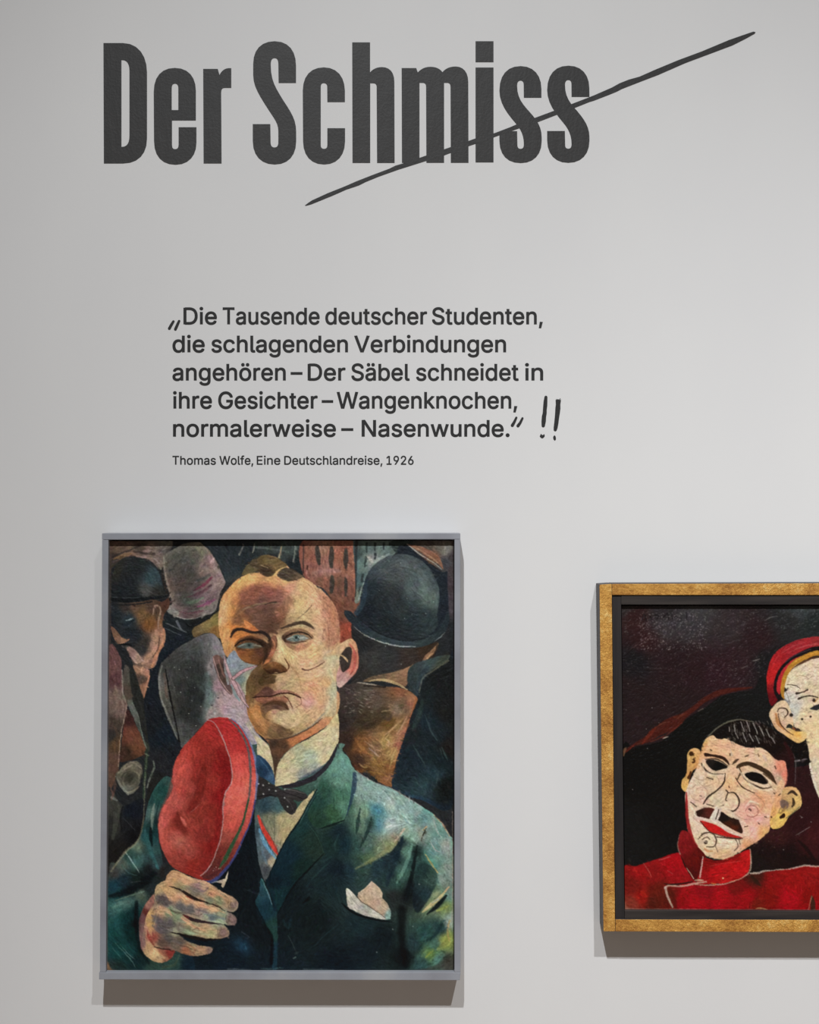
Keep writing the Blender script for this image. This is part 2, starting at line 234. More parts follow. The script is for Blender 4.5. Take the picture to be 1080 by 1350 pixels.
# the heading: ten letters and one long slash
title = empty('wall_heading', on_plane(456, 217), 'huge black condensed heading Der Schmiss with a thin slash struck through it', 'lettering')
for ox, path in (
    (125, 'M62 91L200 91C310 91 372 180 372 300L372 770C372 880 310 948 200 948L65 948ZM190 212C230 208 247 240 247 290L247 750C247 800 232 832 190 830Z'),
    (125, 'M570 268C665 268 720 330 720 430L720 642L550 642L550 810C550 838 556 846 573 846C590 846 597 836 597 810L597 690L724 690L724 800C724 890 670 957 575 957C478 957 422 895 422 790L420 440C420 330 475 268 570 268ZM548 568L548 415C548 390 555 380 571 380C588 380 595 392 595 415L595 568Z'),
    (125, 'M772 275L876 275L888 318C905 285 930 265 972 270L972 410L930 410C905 410 900 418 900 450L903 948L775 948Z'),
    (320, 'M228 78C330 78 380 150 380 250L380 375L256 375L254 240C253 210 245 198 227 198C208 198 200 212 200 245C200 360 235 410 290 500C350 590 381 640 381 720L381 790C381 890 325 955 228 955C130 955 72 890 72 790L72 668L197 668L199 800C200 824 210 834 227 834C245 834 254 824 254 795L254 720C254 660 225 630 180 560C120 465 75 400 75 320L75 240C75 140 130 78 228 78Z'),
    (320, 'M578 264C672 264 727 330 728 430L728 511L603 511L602 405C602 385 593 376 577 376C561 376 556 386 556 405L556 815C556 835 563 844 580 844C597 844 603 834 603 815L603 697L729 697L729 790C729 890 672 955 580 955C485 955 430 890 430 790L428 430C428 325 485 264 578 264Z'),
    (450, 'M78 86L205 86L205 300C225 275 255 262 290 262C345 262 378 300 378 365L380 944L255 944L252 405C252 385 243 377 228 377L206 377L206 944L80 944Z'),
    (450, 'M430 269L534 269L545 300C570 272 600 260 637 260C675 260 705 275 720 298C745 270 775 258 815 258C870 258 904 300 904 365L906 943L780 943L778 405C778 383 770 374 755 374L732 374L732 943L606 943L604 405C604 383 596 374 580 374L557 374L557 943L432 943Z'),
    (600, 'M146 78L274 78L274 227L146 227ZM146 265L274 265L274 940L146 940Z'),
    (600, 'M467 255C560 255 615 320 615 415L615 480L490 480L489 390C489 368 481 358 466 358C450 358 442 370 442 395C442 480 480 525 530 580C585 640 617 690 617 760L617 790C617 885 560 945 467 945C370 945 318 885 316 790L316 718L442 718L444 815C444 835 452 844 467 844C483 844 490 833 490 810C490 750 470 705 430 660C370 590 316 520 316 430C316 320 370 255 467 255Z'),
    (600, 'M808 252C900 252 956 315 956 410L957 474L830 474L829 385C829 364 822 354 806 354C790 354 783 366 783 390C783 475 820 520 870 575C925 640 957 690 957 760L957 785C957 882 900 943 806 943C712 943 657 882 656 785L656 717L782 717L784 815C784 835 792 843 807 843C822 843 830 832 830 810C830 750 808 700 768 655C710 585 656 515 656 425C656 315 712 252 808 252Z')):
    vinyl('letter', title, tile_path(path.replace('Z', ''), ox, 40, 5.4), VINYL_BIG, 0.0006)
def px_poly(spec):
    out = []
    for ox, oy, k, s in spec:
        out += [(ox + float(a) / k, oy + float(b) / k) for a, b in (p.split(',') for p in s.split())]
    return [[[None, p, None] for p in out]]
up = ((395, 140, 5.4, '38,707 60,690 90,670 200,620 330,568 400,537 520,490 640,445 682,424 745,405 850,370 900,352'), (600, 40, 5.4, '95,788 146,770 274,735 400,687 435,671 565,625 700,575 830,525 955,477 1000,459'),
      (770, 30, 4.5, '80,422 165,385 210,360 265,338 330,320 420,280 560,222 700,170 860,103 940,75 1005,53 1018,56'))
lo = ((770, 30, 4.5, '1013,65 960,95 880,135 760,180 600,240 440,310 330,352 225,393 190,411 150,427 60,462'), (600, 40, 5.4, '955,511 850,553 720,603 585,655 455,698 274,762 146,808 95,825'),
      (395, 140, 5.4, '1030,350 900,390 700,453 560,503 470,540 420,565 330,595 240,635 130,680 80,700 45,709'))
sl = vinyl('slash_stroke', title, px_poly(up + lo), VINYL_BIG, 0.0006, lift=0.00006)
sl['label'] = 'long thin diagonal slash tapering at both ends'

# the quotation: five lines of words
CAP = max(p[1][1] for c in parse(GLYPHS['D'][1]) for p in c) / 1000.0
def word(text, x0, x1, base, cap, parent, name='word', fat=0.0):
    pen = 0; cs = []; sy = cap / CAP / 1000.0
    for ch in text:
        adv, path = GLYPHS[ch]; o = pen
        cs += place(path, lambda t: t[0] + o, lambda t: t[1]); pen += adv
    xs = [p[1][0] for c in cs for p in c]; a, b = min(xs), max(xs)
    sx = (x1 - x0) / (b - a)
    cs = [[[None if t is None else (x0 + (t[0] - a) * sx, base - t[1] * sy) for t in p] for p in c] for c in cs]
    return vinyl(name, parent, cs, VINYL_TEXT, 0.0004, fat=fat, res=4)
quote = empty('wall_quotation', on_plane(472, 575), 'five black lines of German quotation in quotation marks, between heading and portrait', 'lettering')
FAT = 0.62
for base, words in ((427.5, (('Die', 242.5, 285.5), ('Tausende', 293.8, 421), ('deutscher', 429.5, 562.6), ('Studenten,', 570.2, 715.2))),
                    (464.3, (('die', 228, 269.5), ('schlagenden', 279.3, 458.3), ('Verbindungen', 467.5, 666.8))),
                    (501.5, (('angehören', 228, 376.3), ('–', 383.3, 398.8), ('Der', 406.3, 455), ('Säbel', 463.8, 539.8), ('schneidet', 549.2, 683.5), ('in', 692.9, 715.7))),
                    (538.5, (('ihre', 228.8, 279), ('Gesichter', 288.3, 418.3), ('–', 424.3, 439.3), ('Wangenknochen,', 444.5, 681.6))),
                    (575.5, (('normalerweise', 228.8, 442.5), ('–', 450, 465.8), ('Nasenwunde.', 477.5, 671.4)))):
    ln = bpy.data.objects.new('text_line', None); COL.objects.link(ln); ln.location = on_plane(words[0][1], base); ln.empty_display_size = 0.02
    ln.parent = quote; ln.matrix_parent_inverse = quote.matrix_basis.inverted()
    M = ln.location
    for t, a, b in words:
        w = word(t, a, b, base, 21.7, quote, 'dash' if t == '–' else 'word', FAT)
        w.parent = ln; w.matrix_parent_inverse = (quote.matrix_basis @ ln.matrix_parent_inverse @ ln.matrix_basis).inverted()
def brush_poly(p, w, k, ox, oy, n=5, wob=0.0, seed=1):
    """Closed outline round a hand-drawn stroke, in photo pixels."""
    r = np.random.default_rng(seed); p = np.array(p, float); w = np.array(w, float) / 2
    t = np.gradient(p, axis=0); t /= np.linalg.norm(t, axis=1)[:, None]; nrm = np.stack([-t[:, 1], t[:, 0]], 1)
    w = w * (1 + r.normal(0, wob, len(w)))
    a = p + nrm * w[:, None]; b = p - nrm * w[:, None]
    def cap(c, d, r0): return [c + r0 * (math.cos(q) * d[0] + math.sin(q) * d[1]) for q in np.linspace(-1, 1, 4) * 1.1]
    e = cap(p[-1], (t[-1], -nrm[-1]), w[-1]); s0 = cap(p[0], (-t[0], nrm[0]), w[0])
    out = list(a) + [q for q in e] + list(b[::-1]) + [q for q in s0]
    return [[[None, (ox + q[0] / k, oy + q[1] / k), None] for q in out]]
for n, (marks, t) in enumerate(((([(75, 135), (64, 153), (53, 173)], [(105, 133), (95, 155), (85, 177)]), (210, 390, 4)), (([(368, 455), (345, 505), (320, 548)], [(441, 462), (415, 515), (387, 553)]), (640, 500, 9)))):
    qm = bpy.data.objects.new('quotation_mark', None); COL.objects.link(qm); qm.location = on_plane(t[0] + marks[0][1][0] / t[2], t[1] + marks[0][1][1] / t[2]); qm.empty_display_size = 0.01
    qm.parent = quote; qm.matrix_parent_inverse = quote.matrix_basis.inverted()
    for i, mk in enumerate(marks):
        ww = (13, 15, 15) if n == 0 else (26, 32, 38)
        v = vinyl('mark_stroke', quote, brush_poly(mk, ww, t[2], t[0], t[1], seed=n + i), VINYL_TEXT, 0.0004)
        v.parent = qm; v.matrix_parent_inverse = (quote.matrix_basis @ qm.matrix_parent_inverse @ qm.matrix_basis).inverted()

# the source line under the quotation
cite = empty('wall_caption', on_plane(386, 613), 'small black caption line Thomas Wolfe, Eine Deutschlandreise, 1926 under the quotation', 'lettering')
for t, a, b in (('Thomas', 227.5, 284.5), ('Wolfe,', 289.5, 333.8), ('Eine', 338.8, 369.5), ('Deutschlandreise,', 375, 504.1), ('1926', 509.7, 545.2)):
    word(t, a, b, 612.5, 11.3, cite, 'word', 0.3)

# two hand-drawn exclamation marks
for lab, stroke, wid, dot in (
    ('slimmer hand-drawn black exclamation mark with heart-like dot, nearer the quotation', [(719, 212), (714, 260), (711, 310), (706, 360), (704, 405), (696, 440), (692, 500), (687, 552)], (36, 45, 47, 45, 50, 51, 53, 40),
     '646,680 650,664 662,646 672,660 684,662 696,650 705,662 703,682 690,694 678,702 662,698'),
    ('thicker hand-drawn black exclamation mark with oval dot, farther from the quotation', [(866, 244), (863, 300), (861, 345), (856, 400), (849, 460), (842, 520), (834, 575), (829, 600)], (62, 57, 60, 57, 52, 51, 49, 38),
     '803,690 812,672 820,664 830,672 837,690 838,712 830,726 820,728 808,712')):
    cx = 640 + stroke[0][0] / 9
    e = empty('exclamation_mark', on_plane(640 + stroke[-1][0] / 9, 582), lab, 'lettering', 'exclamation marks beside the quotation')
    if wid[0] > 50:
        c = brush_poly(stroke, wid, 9, 640, 500, seed=3, wob=.02)
        c[0] = c[0][:len(stroke) + 4 + len(stroke)] + [[None, (640 + x / 9, 500 + y / 9), None] for x, y in ((838, 233), (852, 238), (862, 245), (874, 240), (888, 226), (897, 236))]
    else: c = brush_poly(stroke, wid, 9, 640, 500, seed=4, wob=.02)
    vinyl('stroke', e, c, VINYL_TEXT, 0.0004)
    vinyl('dot', e, px_poly(((640, 500, 9, dot),)), VINYL_TEXT, 0.0004)
# ---------------------------------------------------------------- oil painter: pigment + relief worked out with numpy
def srgb2lin(c):
    c = np.asarray(c, float)
    return np.where(c <= 0.04045, c / 12.92, ((c + 0.055) / 1.055) ** 2.4)
def hexc(h):
    return np.array([int(h[i:i + 2], 16) for i in (0, 2, 4)], float) / 255.0
def pts(s):
    return np.array([[float(v) for v in p.split(',')] for p in s.split()], float)
def catmull(p, closed, n=5):
    m = len(p)
    if m < 3: return p
    out = []
    rng = range(m) if closed else range(m - 1)
    t = np.linspace(0, 1, n, endpoint=False)[:, None]
    for i in rng:
        if closed: a, b, c, d = p[i - 1], p[i], p[(i + 1) % m], p[(i + 2) % m]
        else: a, b, c, d = p[max(i - 1, 0)], p[i], p[i + 1], p[min(i + 2, m - 1)]
        out.append(0.5 * (2 * b + (c - a) * t + (2 * a - 5 * b + 4 * c - d) * t * t + (3 * b - a - 3 * c + d) * t ** 3))
    if not closed: out.append(p[-1:])
    return np.concatenate(out)
def smooth_noise(h, w, cx, cy, rng):
    gx, gy = int(w / cx) + 3, int(h / cy) + 3
    g = rng.random((gy, gx))
    yy = np.arange(h) / cy; xx = np.arange(w) / cx
    y0 = yy.astype(int); x0 = xx.astype(int)
    fy = (yy - y0); fx = (xx - x0)
    fy = (fy * fy * (3 - 2 * fy))[:, None]; fx = (fx * fx * (3 - 2 * fx))[None, :]
    a = g[np.ix_(y0, x0)]; b = g[np.ix_(y0, x0 + 1)]; c = g[np.ix_(y0 + 1, x0)]; d = g[np.ix_(y0 + 1, x0 + 1)]
    return (a * (1 - fx) + b * fx) * (1 - fy) + (c * (1 - fx) + d * fx) * fy

class Paint:
    """A canvas addressed in the pixel frame of the reference; tile(ox, oy, k) sets a magnified local frame."""
    def __init__(s, x0, y0, x1, y1, res, base, seed):
        s.x0, s.y0, s.res = x0, y0, res
        s.w, s.h = int(round((x1 - x0) * res)) + 1, int(round((y1 - y0) * res)) + 1
        s.img = np.empty((s.h, s.w, 3)); s.img[:] = hexc(base)
        s.hgt = np.zeros((s.h, s.w)); s.fat = 1.0; s.rng = np.random.default_rng(seed)
        s.tile(0, 0, 1)
    def tile(s, ox, oy, k): s.o = (ox, oy, float(k))
    def P(s, p):
        ox, oy, k = s.o
        return np.stack([((p[:, 0] / k + ox) - s.x0) * s.res, ((p[:, 1] / k + oy) - s.y0) * s.res], 1)
    def L(s, v): return v / s.o[2] * s.res
    def box(s, p, pad):
        a = np.floor(p.min(0) - pad).astype(int); b = np.ceil(p.max(0) + pad).astype(int) + 1
        xa, ya = max(a[0], 0), max(a[1], 0); xb, yb = min(b[0], s.w), min(b[1], s.h)
        if xa >= xb or ya >= yb: return None
        X, Y = np.meshgrid(np.arange(xa, xb, dtype=float), np.arange(ya, yb, dtype=float))
        return xa, xb, ya, yb, X, Y
    @staticmethod
    def segd(X, Y, a, b):
        d = b - a; l = d @ d + 1e-9
        t = np.clip(((X - a[0]) * d[0] + (Y - a[1]) * d[1]) / l, 0, 1)
        return np.hypot(X - a[0] - t * d[0], Y - a[1] - t * d[1]), t
    def colour(s, X, Y, col, cols):
        if cols is None: return hexc(col)
        q = []; c = []
        for e in cols.split():
            xy, h = e.split('='); x, y = xy.split(',')
            q.append((float(x), float(y))); c.append(hexc(h))
        q = s.P(np.array(q)); c = np.array(c)
        sp = (q.max(0) - q.min(0)) if len(q) > 2 else np.array([8., 8.])
        r2 = (0.15 * math.sqrt(max(sp[0] * sp[1], 30.0) / len(q))) ** 2 + 1.0
        num = np.zeros(X.shape + (3,)); den = np.zeros(X.shape)
        for (qx, qy), cc in zip(q, c):
            w = ((X - qx) ** 2 + (Y - qy) ** 2 + r2) ** -1.9
            num += w[..., None] * cc; den += w
        return num / den[..., None]
    def lay(s, bx, m, c, up=0.0):
        xa, xb, ya, yb = bx[:4]
        reg = s.img[ya:yb, xa:xb]
        reg += (c - reg) * m[..., None]
        if up: s.hgt[ya:yb, xa:xb] += up * m
    def F(s, p, col=None, cols=None, f=3.0, a=1.0, sm=True, up=0.0):
        q = s.P(pts(p))
        if sm: q = catmull(q, True)
        f = max(s.L(f), 0.9)
        bx = s.box(q, f)
        if bx is None: return
        X, Y = bx[4], bx[5]
        ins = np.zeros(X.shape, bool); dist = np.full(X.shape, 1e9)
        n = len(q)
        for i in range(n):
            u, v = q[i], q[(i + 1) % n]
            if u[1] != v[1]:
                c = (u[1] > Y) != (v[1] > Y)
                ins ^= c & (X < (v[0] - u[0]) * (Y - u[1]) / (v[1] - u[1]) + u[0])
            dist = np.minimum(dist, s.segd(X, Y, u, v)[0])
        m = np.clip(np.where(ins, dist, -dist) / f + 0.5, 0, 1)
        m = m * m * (3 - 2 * m) * a
        s.lay(bx, m, s.colour(X, Y, col, cols), up)
    def mul(s, p, g, f=20.0, pw=1.0):
        """Thin scumble: lightens, darkens or tints what is inside an outline."""
        keep = s.img.copy(); s.img[:] = 0
        s.F(p, 'ffffff', None, f)
        m = s.img[..., :1].copy(); s.img = keep
        s.img *= 1 + (np.array(g) - 1) * m
    def S(s, p, w, col, a=1.0, f=2.5, up=0.15, jag=0.0):
        q = pts(p); ww = np.array(w if isinstance(w, (list, tuple)) else [w] * len(q), float)
        if len(ww) != len(q): ww = np.interp(np.linspace(0, 1, len(q)), np.linspace(0, 1, len(ww)), ww)
        q = catmull(np.column_stack([s.P(q), s.L(ww) * s.fat / 2]), False, 6)
        f = max(s.L(f), 0.9)
        bx = s.box(q[:, :2], q[:, 2].max() + f + 1)
        if bx is None: return
        X, Y = bx[4], bx[5]
        sd = np.full(X.shape, -1e9)
        for i in range(len(q) - 1):
            d, t = s.segd(X, Y, q[i, :2], q[i + 1, :2])
            sd = np.maximum(sd, q[i, 2] * (1 - t) + q[i + 1, 2] * t - d)
        if jag: sd += (s.rng.random(X.shape) - 0.5) * s.L(jag) * .5; a = a * .8
        m = np.clip(sd / f + 0.5, 0, 1)
        s.lay(bx, m * m * (3 - 2 * m) * a, hexc(col), up)
    def G(s, x, y, rx, ry, col, a=0.7, ang=0.0):
        c = s.P(np.array([[x, y]], float)); rx, ry = s.L(rx), s.L(ry)
        bx = s.box(c, 2.2 * max(rx, ry))
        if bx is None: return
        X, Y = bx[4] - c[0, 0], bx[5] - c[0, 1]
        ca, sa = math.cos(math.radians(ang)), math.sin(math.radians(ang))
        u = (X * ca + Y * sa) / rx; v = (-X * sa + Y * ca) / ry
        s.lay(bx, np.exp(-(u * u + v * v) * 1.2) * a, hexc(col))
    def dots(s, p, r, col, a=1.0):
        for x, y in pts(p): s.S('%f,%f %f,%f' % (x - .2, y, x + .2, y), 2 * r, col, a, f=r * .6, up=0.5)
    def dabs(s, box, n, ln, wd, ang, spread=20, j=0.03, a=0.6, up=0.3, col=None, tint=0.01):
        """n short brush marks inside box, each in the colour found under it, a little lighter or darker."""
        b = s.P(np.array([[box[0], box[1]], [box[2], box[3]]], float))
        ln, wd = s.L(ln) * .8, s.L(wd) * 1.5; r = s.rng
        cx = r.uniform(b[0, 0], b[1, 0], n); cy = r.uniform(b[0, 1], b[1, 1], n)
        an = np.radians(ang + r.normal(0, spread, n)); le = ln * r.uniform(.5, 1.3, n); wi = wd * r.uniform(.6, 1.4, n)
        br = r.normal(0, j, n); ti = r.normal(0, tint, (n, 3)); c0 = None if col is None else hexc(col)
        for i in range(n):
            x, y = cx[i], cy[i]; ix, iy = int(x), int(y)
            if not (0 <= ix < s.w and 0 <= iy < s.h): continue
            R = int(le[i] / 2 + wi[i] + 2)
            xa, xb, ya, yb = max(ix - R, 0), min(ix + R + 1, s.w), max(iy - R, 0), min(iy + R + 1, s.h)
            Y, X = np.mgrid[ya:yb, xa:xb]
            X = X - x; Y = Y - y; ca, sa = math.cos(an[i]), math.sin(an[i])
            u = np.maximum(np.abs(X * ca + Y * sa) - le[i] / 2, 0); v = np.abs(Y * ca - X * sa)
            m = np.clip((wi[i] / 2 - np.hypot(u, v)) / max(1.0, wi[i] * .6) + .5, 0, 1) 
            c = s.img[iy, ix].copy() if c0 is None else c0.copy()
            c = np.clip(c * (1 + br[i] * 2.6) + br[i] * .3 + ti[i], 0.01, 1)
            reg = s.img[ya:yb, xa:xb]; reg += (c - reg) * (m * a)[..., None]
            s.hgt[ya:yb, xa:xb] += m * up * (1 + 4 * br[i])
    def finish(s, wob=0.45, streak=0.022, fine=0.06, length=5, lift=0.10, lo=.2, hi=.55):
        """Bristle marks that follow the forms: outlines waver a little, streaks run along the edges of things."""
        def blur(a, r, n=2):
            for _ in range(n):
                for ax in (0, 1):
                    p = np.pad(a, [(r + 1, r) if i == ax else (0, 0) for i in range(2)], mode='edge').cumsum(ax)
                    sl = lambda u, v: tuple(slice(u, v) if i == ax else slice(None) for i in range(2))
                    a = (p[sl(2 * r + 1, None)] - p[sl(None, -(2 * r + 1))]) / (2 * r + 1)
            return a
        h, w, rng = s.h, s.w, s.rng
        Y, X = np.mgrid[0:h, 0:w].astype(float)
        def n2(c): return (smooth_noise(h, w, c, c, rng) - .5) * 2
        dx = (n2(5) * .7 + n2(2) * .5 + n2(16) * .6) * wob * s.res; dy = (n2(5) * .7 + n2(2) * .5 + n2(16) * .6) * wob * s.res
        def take(a, x, y):
            x = np.clip(x, 0, w - 1.001); y = np.clip(y, 0, h - 1.001); i, j = x.astype(int), y.astype(int); fx, fy = x - i, y - j
            if a.ndim == 3: fx, fy = fx[..., None], fy[..., None]
            return (a[j, i] * (1 - fx) + a[j, i + 1] * fx) * (1 - fy) + (a[j + 1, i] * (1 - fx) + a[j + 1, i + 1] * fx) * fy
        s.img = take(s.img, X + dx, Y + dy)
        lum = np.sqrt(s.img.mean(2) + .02); gy, gx = np.gradient(blur(lum, 1))
        jxx, jyy, jxy = blur(gx * gx, 14), blur(gy * gy, 14), blur(gx * gy, 14)
        th = .5 * np.arctan2(2 * jxy, jxx - jyy) + math.pi / 2 + n2(40) * .35
        tx, ty = np.cos(th), np.sin(th)
        wn = rng.random((h, w)) - .5; wc = rng.normal(0, 1, (h, w, 3)); acc = wn.copy(); num = 1
        for sg in (1, -1):
            x, y = X.copy(), Y.copy()
            for _ in range(length):
                i = np.clip(x.round().astype(int), 0, w - 1); j = np.clip(y.round().astype(int), 0, h - 1)
                x += tx[j, i] * sg; y += ty[j, i] * sg
                i = np.clip(x.round().astype(int), 0, w - 1); j = np.clip(y.round().astype(int), 0, h - 1)
                acc += wn[j, i]; num += 1
        acc = blur(acc, 1, 1); acc = acc / acc.std()
        fn = blur(wn, 1, 1); fn = fn / fn.std()
        big = n2(7) * .5 + n2(3) * .5
        k = streak * np.clip(acc, -2.5, 2.5) + fine * (fn * .7 + big * .5)
        t = np.clip((s.img @ np.array([.3, .59, .11]) - lo) / (hi - lo), 0, 1); s.img = s.img * (1 + lift * t * t * (3 - 2 * t))[..., None]
        s.img = s.img * (1 + k)[..., None] + (k * .035)[..., None]
        hue = np.stack([n2(9), n2(9), n2(9)], -1); s.img *= 1 + .028 * hue
        s.hgt = s.hgt * .6 + .16 * np.clip(acc, -2.5, 2.5) + .35 * fn + .3 * big
        np.clip(s.img, 0.004, 1, out=s.img)
# ---------------------------------------------------------------- picture on the left: a man with a red cap in a crowd
def paint_man_with_cap():
    q = Paint(140, 710, 602, 1284, 1.5, '232527', 7)
    F, S, G, T = q.F, q.S, q.G, q.tile
    A, B, C = (130, 700, 6), (280, 700, 6), (430, 700, 6)
    D, E, N = (130, 870, 6), (280, 870, 6), (430, 870, 6)
    H, I, J = (130, 1030, 6), (280, 1030, 6), (430, 1030, 6)
    K, L, M = (130, 1120, 6), (280, 1120, 6), (430, 1120, 6)
    # --- crowd, upper left
    T(*A)
    F('80,60 560,60 540,200 510,280 470,290 400,230 300,200 200,215 110,290 80,320', cols='150,140=5c4b40 250,190=6e5a4c 330,120=4a4038 400,170=75655c 460,200=6b5d56 520,130=595550 120,210=3a332e', f=10)
    S('110,205 190,175 250,150 330,115', 14, '2e2826', .7); S('120,225 190,195 250,180', [10, 26, 22], '7a6048', .8)
    S('280,160 360,178 440,180', 16, '38302c', .8); S('300,202 360,208 420,218', 14, '8a736a', .8)
    S('440,220 470,250 490,300', 12, '807670', .8)
    q.dabs((90, 95, 520, 300), 130, 30, 7, -20, 25, .05)
    F('860,60 1120,60 1120,380 1000,420 930,260', '272d31', f=10)
    F('500,560 600,640 760,700 960,630 960,830 860,800 720,860 620,930 540,1000 480,1100 380,1100 500,900 520,760', cols='640,740=212527 540,800=1d2226 620,860=1b2027 500,1000=1a2027 800,720=1c1d1c', f=10)
    F('755,765 800,740 880,690 950,640 975,760 970,850 860,805 770,845 740,810', cols='800,790=6a5a3e 850,750=7a6a44 920,700=75693f 930,790=7a5c36 780,830=5f4f36', f=8)
    S('690,730 720,755 760,735', [6, 16, 6], '0f1112'); S('770,745 820,710 880,690', [16, 14, 8], '17191a')
    S('620,715 640,760 665,780', [20, 16, 6], '63666a', .8); S('530,728 610,765 695,800', 7, '6a6e70', .7); S('520,765 580,795 650,825', 6, '565c60', .8)
    # pink-grey hat
    F('520,190 620,130 700,95 840,95 880,150 930,240 985,340 1005,390 990,440 960,500 935,600 900,650 830,672 740,692 660,692 600,670 550,640 545,600 580,575 560,500 535,420 515,330 510,250',
      cols='560,250=6f6b62 650,180=6b6a61 750,200=66655c 820,130=84806f 900,250=9a8280 960,370=a08a88 900,420=9b8484 700,330=5e5a54 650,420=6c5f58 800,400=6a5f5a 800,500=7e6a6c 700,550=5e6058 860,520=88747a 640,610=7b6a68 700,650=6a565a 600,640=8a8884 560,440=7a6a60 880,600=84807a 840,300=8c7e78', f=6)
    S('500,290 518,420 575,572', [8, 18, 12], '28231f', .9)
    S('515,205 525,310 550,430 600,575', [8, 12, 10, 6], '8f887c', .6)
    S('860,160 895,250 945,340', [10, 26, 20], 'a88e8c', .6)
    S('760,470 840,420 895,365', [10, 26, 16], '7f4658'); S('690,525 800,492 890,430', [10, 24, 18], '72525a', .9)
    S('785,602 860,575 928,538', [14, 28, 10], '875670'); S('700,565 760,558 830,528', [14, 30, 14], '7d9078', .8)
    S('780,395 840,370 880,345', 22, '4e5650', .6); S('700,640 770,620 850,600', 20, '5c625a', .5); S('640,640 720,648 830,632', 14, '6c4a52', .8)
    S('545,610 560,640 610,672 680,695 760,692 840,668', [6, 12, 10, 7, 6, 4], 'a09e98', .9)
    S('870,105 930,230 1005,375', [10, 14, 8], '333a2e', .8)
    q.dabs((520, 100, 990, 690), 420, 34, 7, -30, 22, .05)
    # left bowler
    F('100,545 98,400 125,300 165,235 230,208 310,212 390,240 450,290 485,350 500,420 520,480 556,512 480,548 350,568 230,572 105,566',
      cols='200,350=222426 300,300=232728 420,380=344449 380,470=464745 150,330=2c2c26 300,545=1b1f21 250,450=1f2326 450,500=2a2a28 160,480=1e2124', f=6)
    S('100,540 250,550 400,535 552,512', [26, 34, 30, 10], '16191b'); S('110,525 220,530 330,526', 5, '3b4346', .8); S('380,460 420,490 450,500', 6, '5a5a56', .6)
    q.dabs((105, 215, 500, 540), 160, 24, 6, 15, 25, .025)
    # left man's face
    F('95,570 250,570 430,545 500,560 555,530 560,600 520,660 505,740 528,800 525,870 480,960 440,1080 300,1090 260,1020 215,935 150,890 112,820 95,700',
      cols='300,600=5c4638 200,600=38322f 150,660=22282c 240,700=2c363c 340,660=6a5238 400,740=6e4a2c 300,830=22262a 250,800=20262a 380,880=33302c 430,900=8f7260 470,860=9c7a64 500,830=8f6a55 470,950=94705f 400,1000=8a6a5a 350,940=2c2e2e 540,580=4a3228 420,600=4c3a30 120,600=26292d 110,700=1f2327', f=6)
    S('455,790 458,880 440,960 390,1010 345,1050', [20, 44, 50, 40, 14], 'a07c68', .75, f=14)
    S('512,780 516,870 470,960 425,1070', [12, 22, 26, 26], 'a5755a', .9)
    S('480,830 475,920 430,1000', 8, '3a2c26', .7)
    F('98,755 140,785 190,850 245,855 205,885 150,892 115,830', cols='130,820=6a5040 200,865=8c6a54 150,860=75594a', f=4)
    F('218,928 262,918 330,985 352,1030 300,1048 262,1010', cols='260,960=80685f 300,1010=947a6e', f=4)
    S('168,900 220,895 282,908', [8, 20, 10], '111315'); S('215,707 240,702 275,693', [4, 11, 4], '7c878a'); S('185,740 230,735 295,690', [10, 22, 8], '1a2126', .8)
    S('430,660 440,600 475,598 490,640 475,710 470,770', [8, 12, 12, 14, 12, 8], '8a7262', .9); S('455,630 460,700', 14, '4a3a30', .8)
    S('120,580 250,585 420,560', 14, '1a1b1c', .7)
    q.dabs((105, 580, 540, 1060), 220, 22, 6, 60, 30, .05)
    # --- left man's coat
    T(*D)
    F('70,-60 170,-30 185,100 200,260 225,340 205,470 180,600 160,850 140,930 70,960', cols='130,60=644645 130,150=563a3c 140,300=65564e 160,400=695850 120,500=453b35 150,650=58422f 130,800=564136 105,600=312d2b', f=6)
    F('215,40 250,90 260,200 270,330 310,440 350,600 400,680 385,730 330,590 260,420 225,330 205,270 190,130', cols='230,120=4a4640 230,250=50443c 270,380=5a5e58 330,560=454a44 380,690=33362f', f=5)
    F('275,40 370,70 405,95 380,200 350,320 330,230 300,130', cols='310,70=8a6856 380,90=9c7460 340,160=4a4038 370,200=855f4c', f=5)
    S('402,125 378,220 352,310', [10, 18, 8], 'a3735b', .9); S('290,55 360,85', 10, 'b08a74', .7)
    F('245,85 290,100 330,230 362,330 365,450 430,680 400,690 310,440 272,330', '262725', f=6)
    F('430,80 500,20 475,200 485,330 525,420 600,600 662,700 640,770 590,850 590,970 440,1100 380,1100 430,800 400,680 372,450 362,330', cols='450,200=1a1f25 430,500=1b1e22 520,600=182028 500,800=222326 450,1000=20211f 560,750=1d2024', f=6)
    S('400,500 470,620 600,760', 10, '121417', .6); S('520,740 560,830', 8, '343638', .5)
    F('215,415 250,408 300,520 372,700 330,765 165,805 180,680', cols='240,460=382321 250,600=643d30 300,680=64412f 220,740=3a2a22', f=6)
    F('130,910 200,850 290,800 345,850 330,950 290,1040 220,1060 170,980', cols='200,880=5a5649 280,840=625e50 240,930=33322b 180,960=575449 300,960=4a493f 220,1030=5c5c54', f=6)
    S('155,890 200,845 265,808 335,860', [8, 16, 14, 8], '7c7462', .8); S('135,925 180,1000 235,1065', [10, 22, 14], '6c6c64', .8); S('250,1000 310,960 330,880', 12, '6e6a5c', .6)
    S('380,720 372,850 362,1000 360,1090', 24, '2a362d'); S('380,745 372,860 366,990', [7, 5, 9], '8f8d72', .7, jag=14)
    S('432,800 440,850 412,920 385,1010', [8, 16, 14, 10], '666d62', .8)
    S('185,80 192,250 212,330', [8, 12, 8], '8f887c', .8, jag=10); S('226,352 206,460 176,600 156,840', [12, 10, 8, 10], 'a58d7c', .75, jag=10)
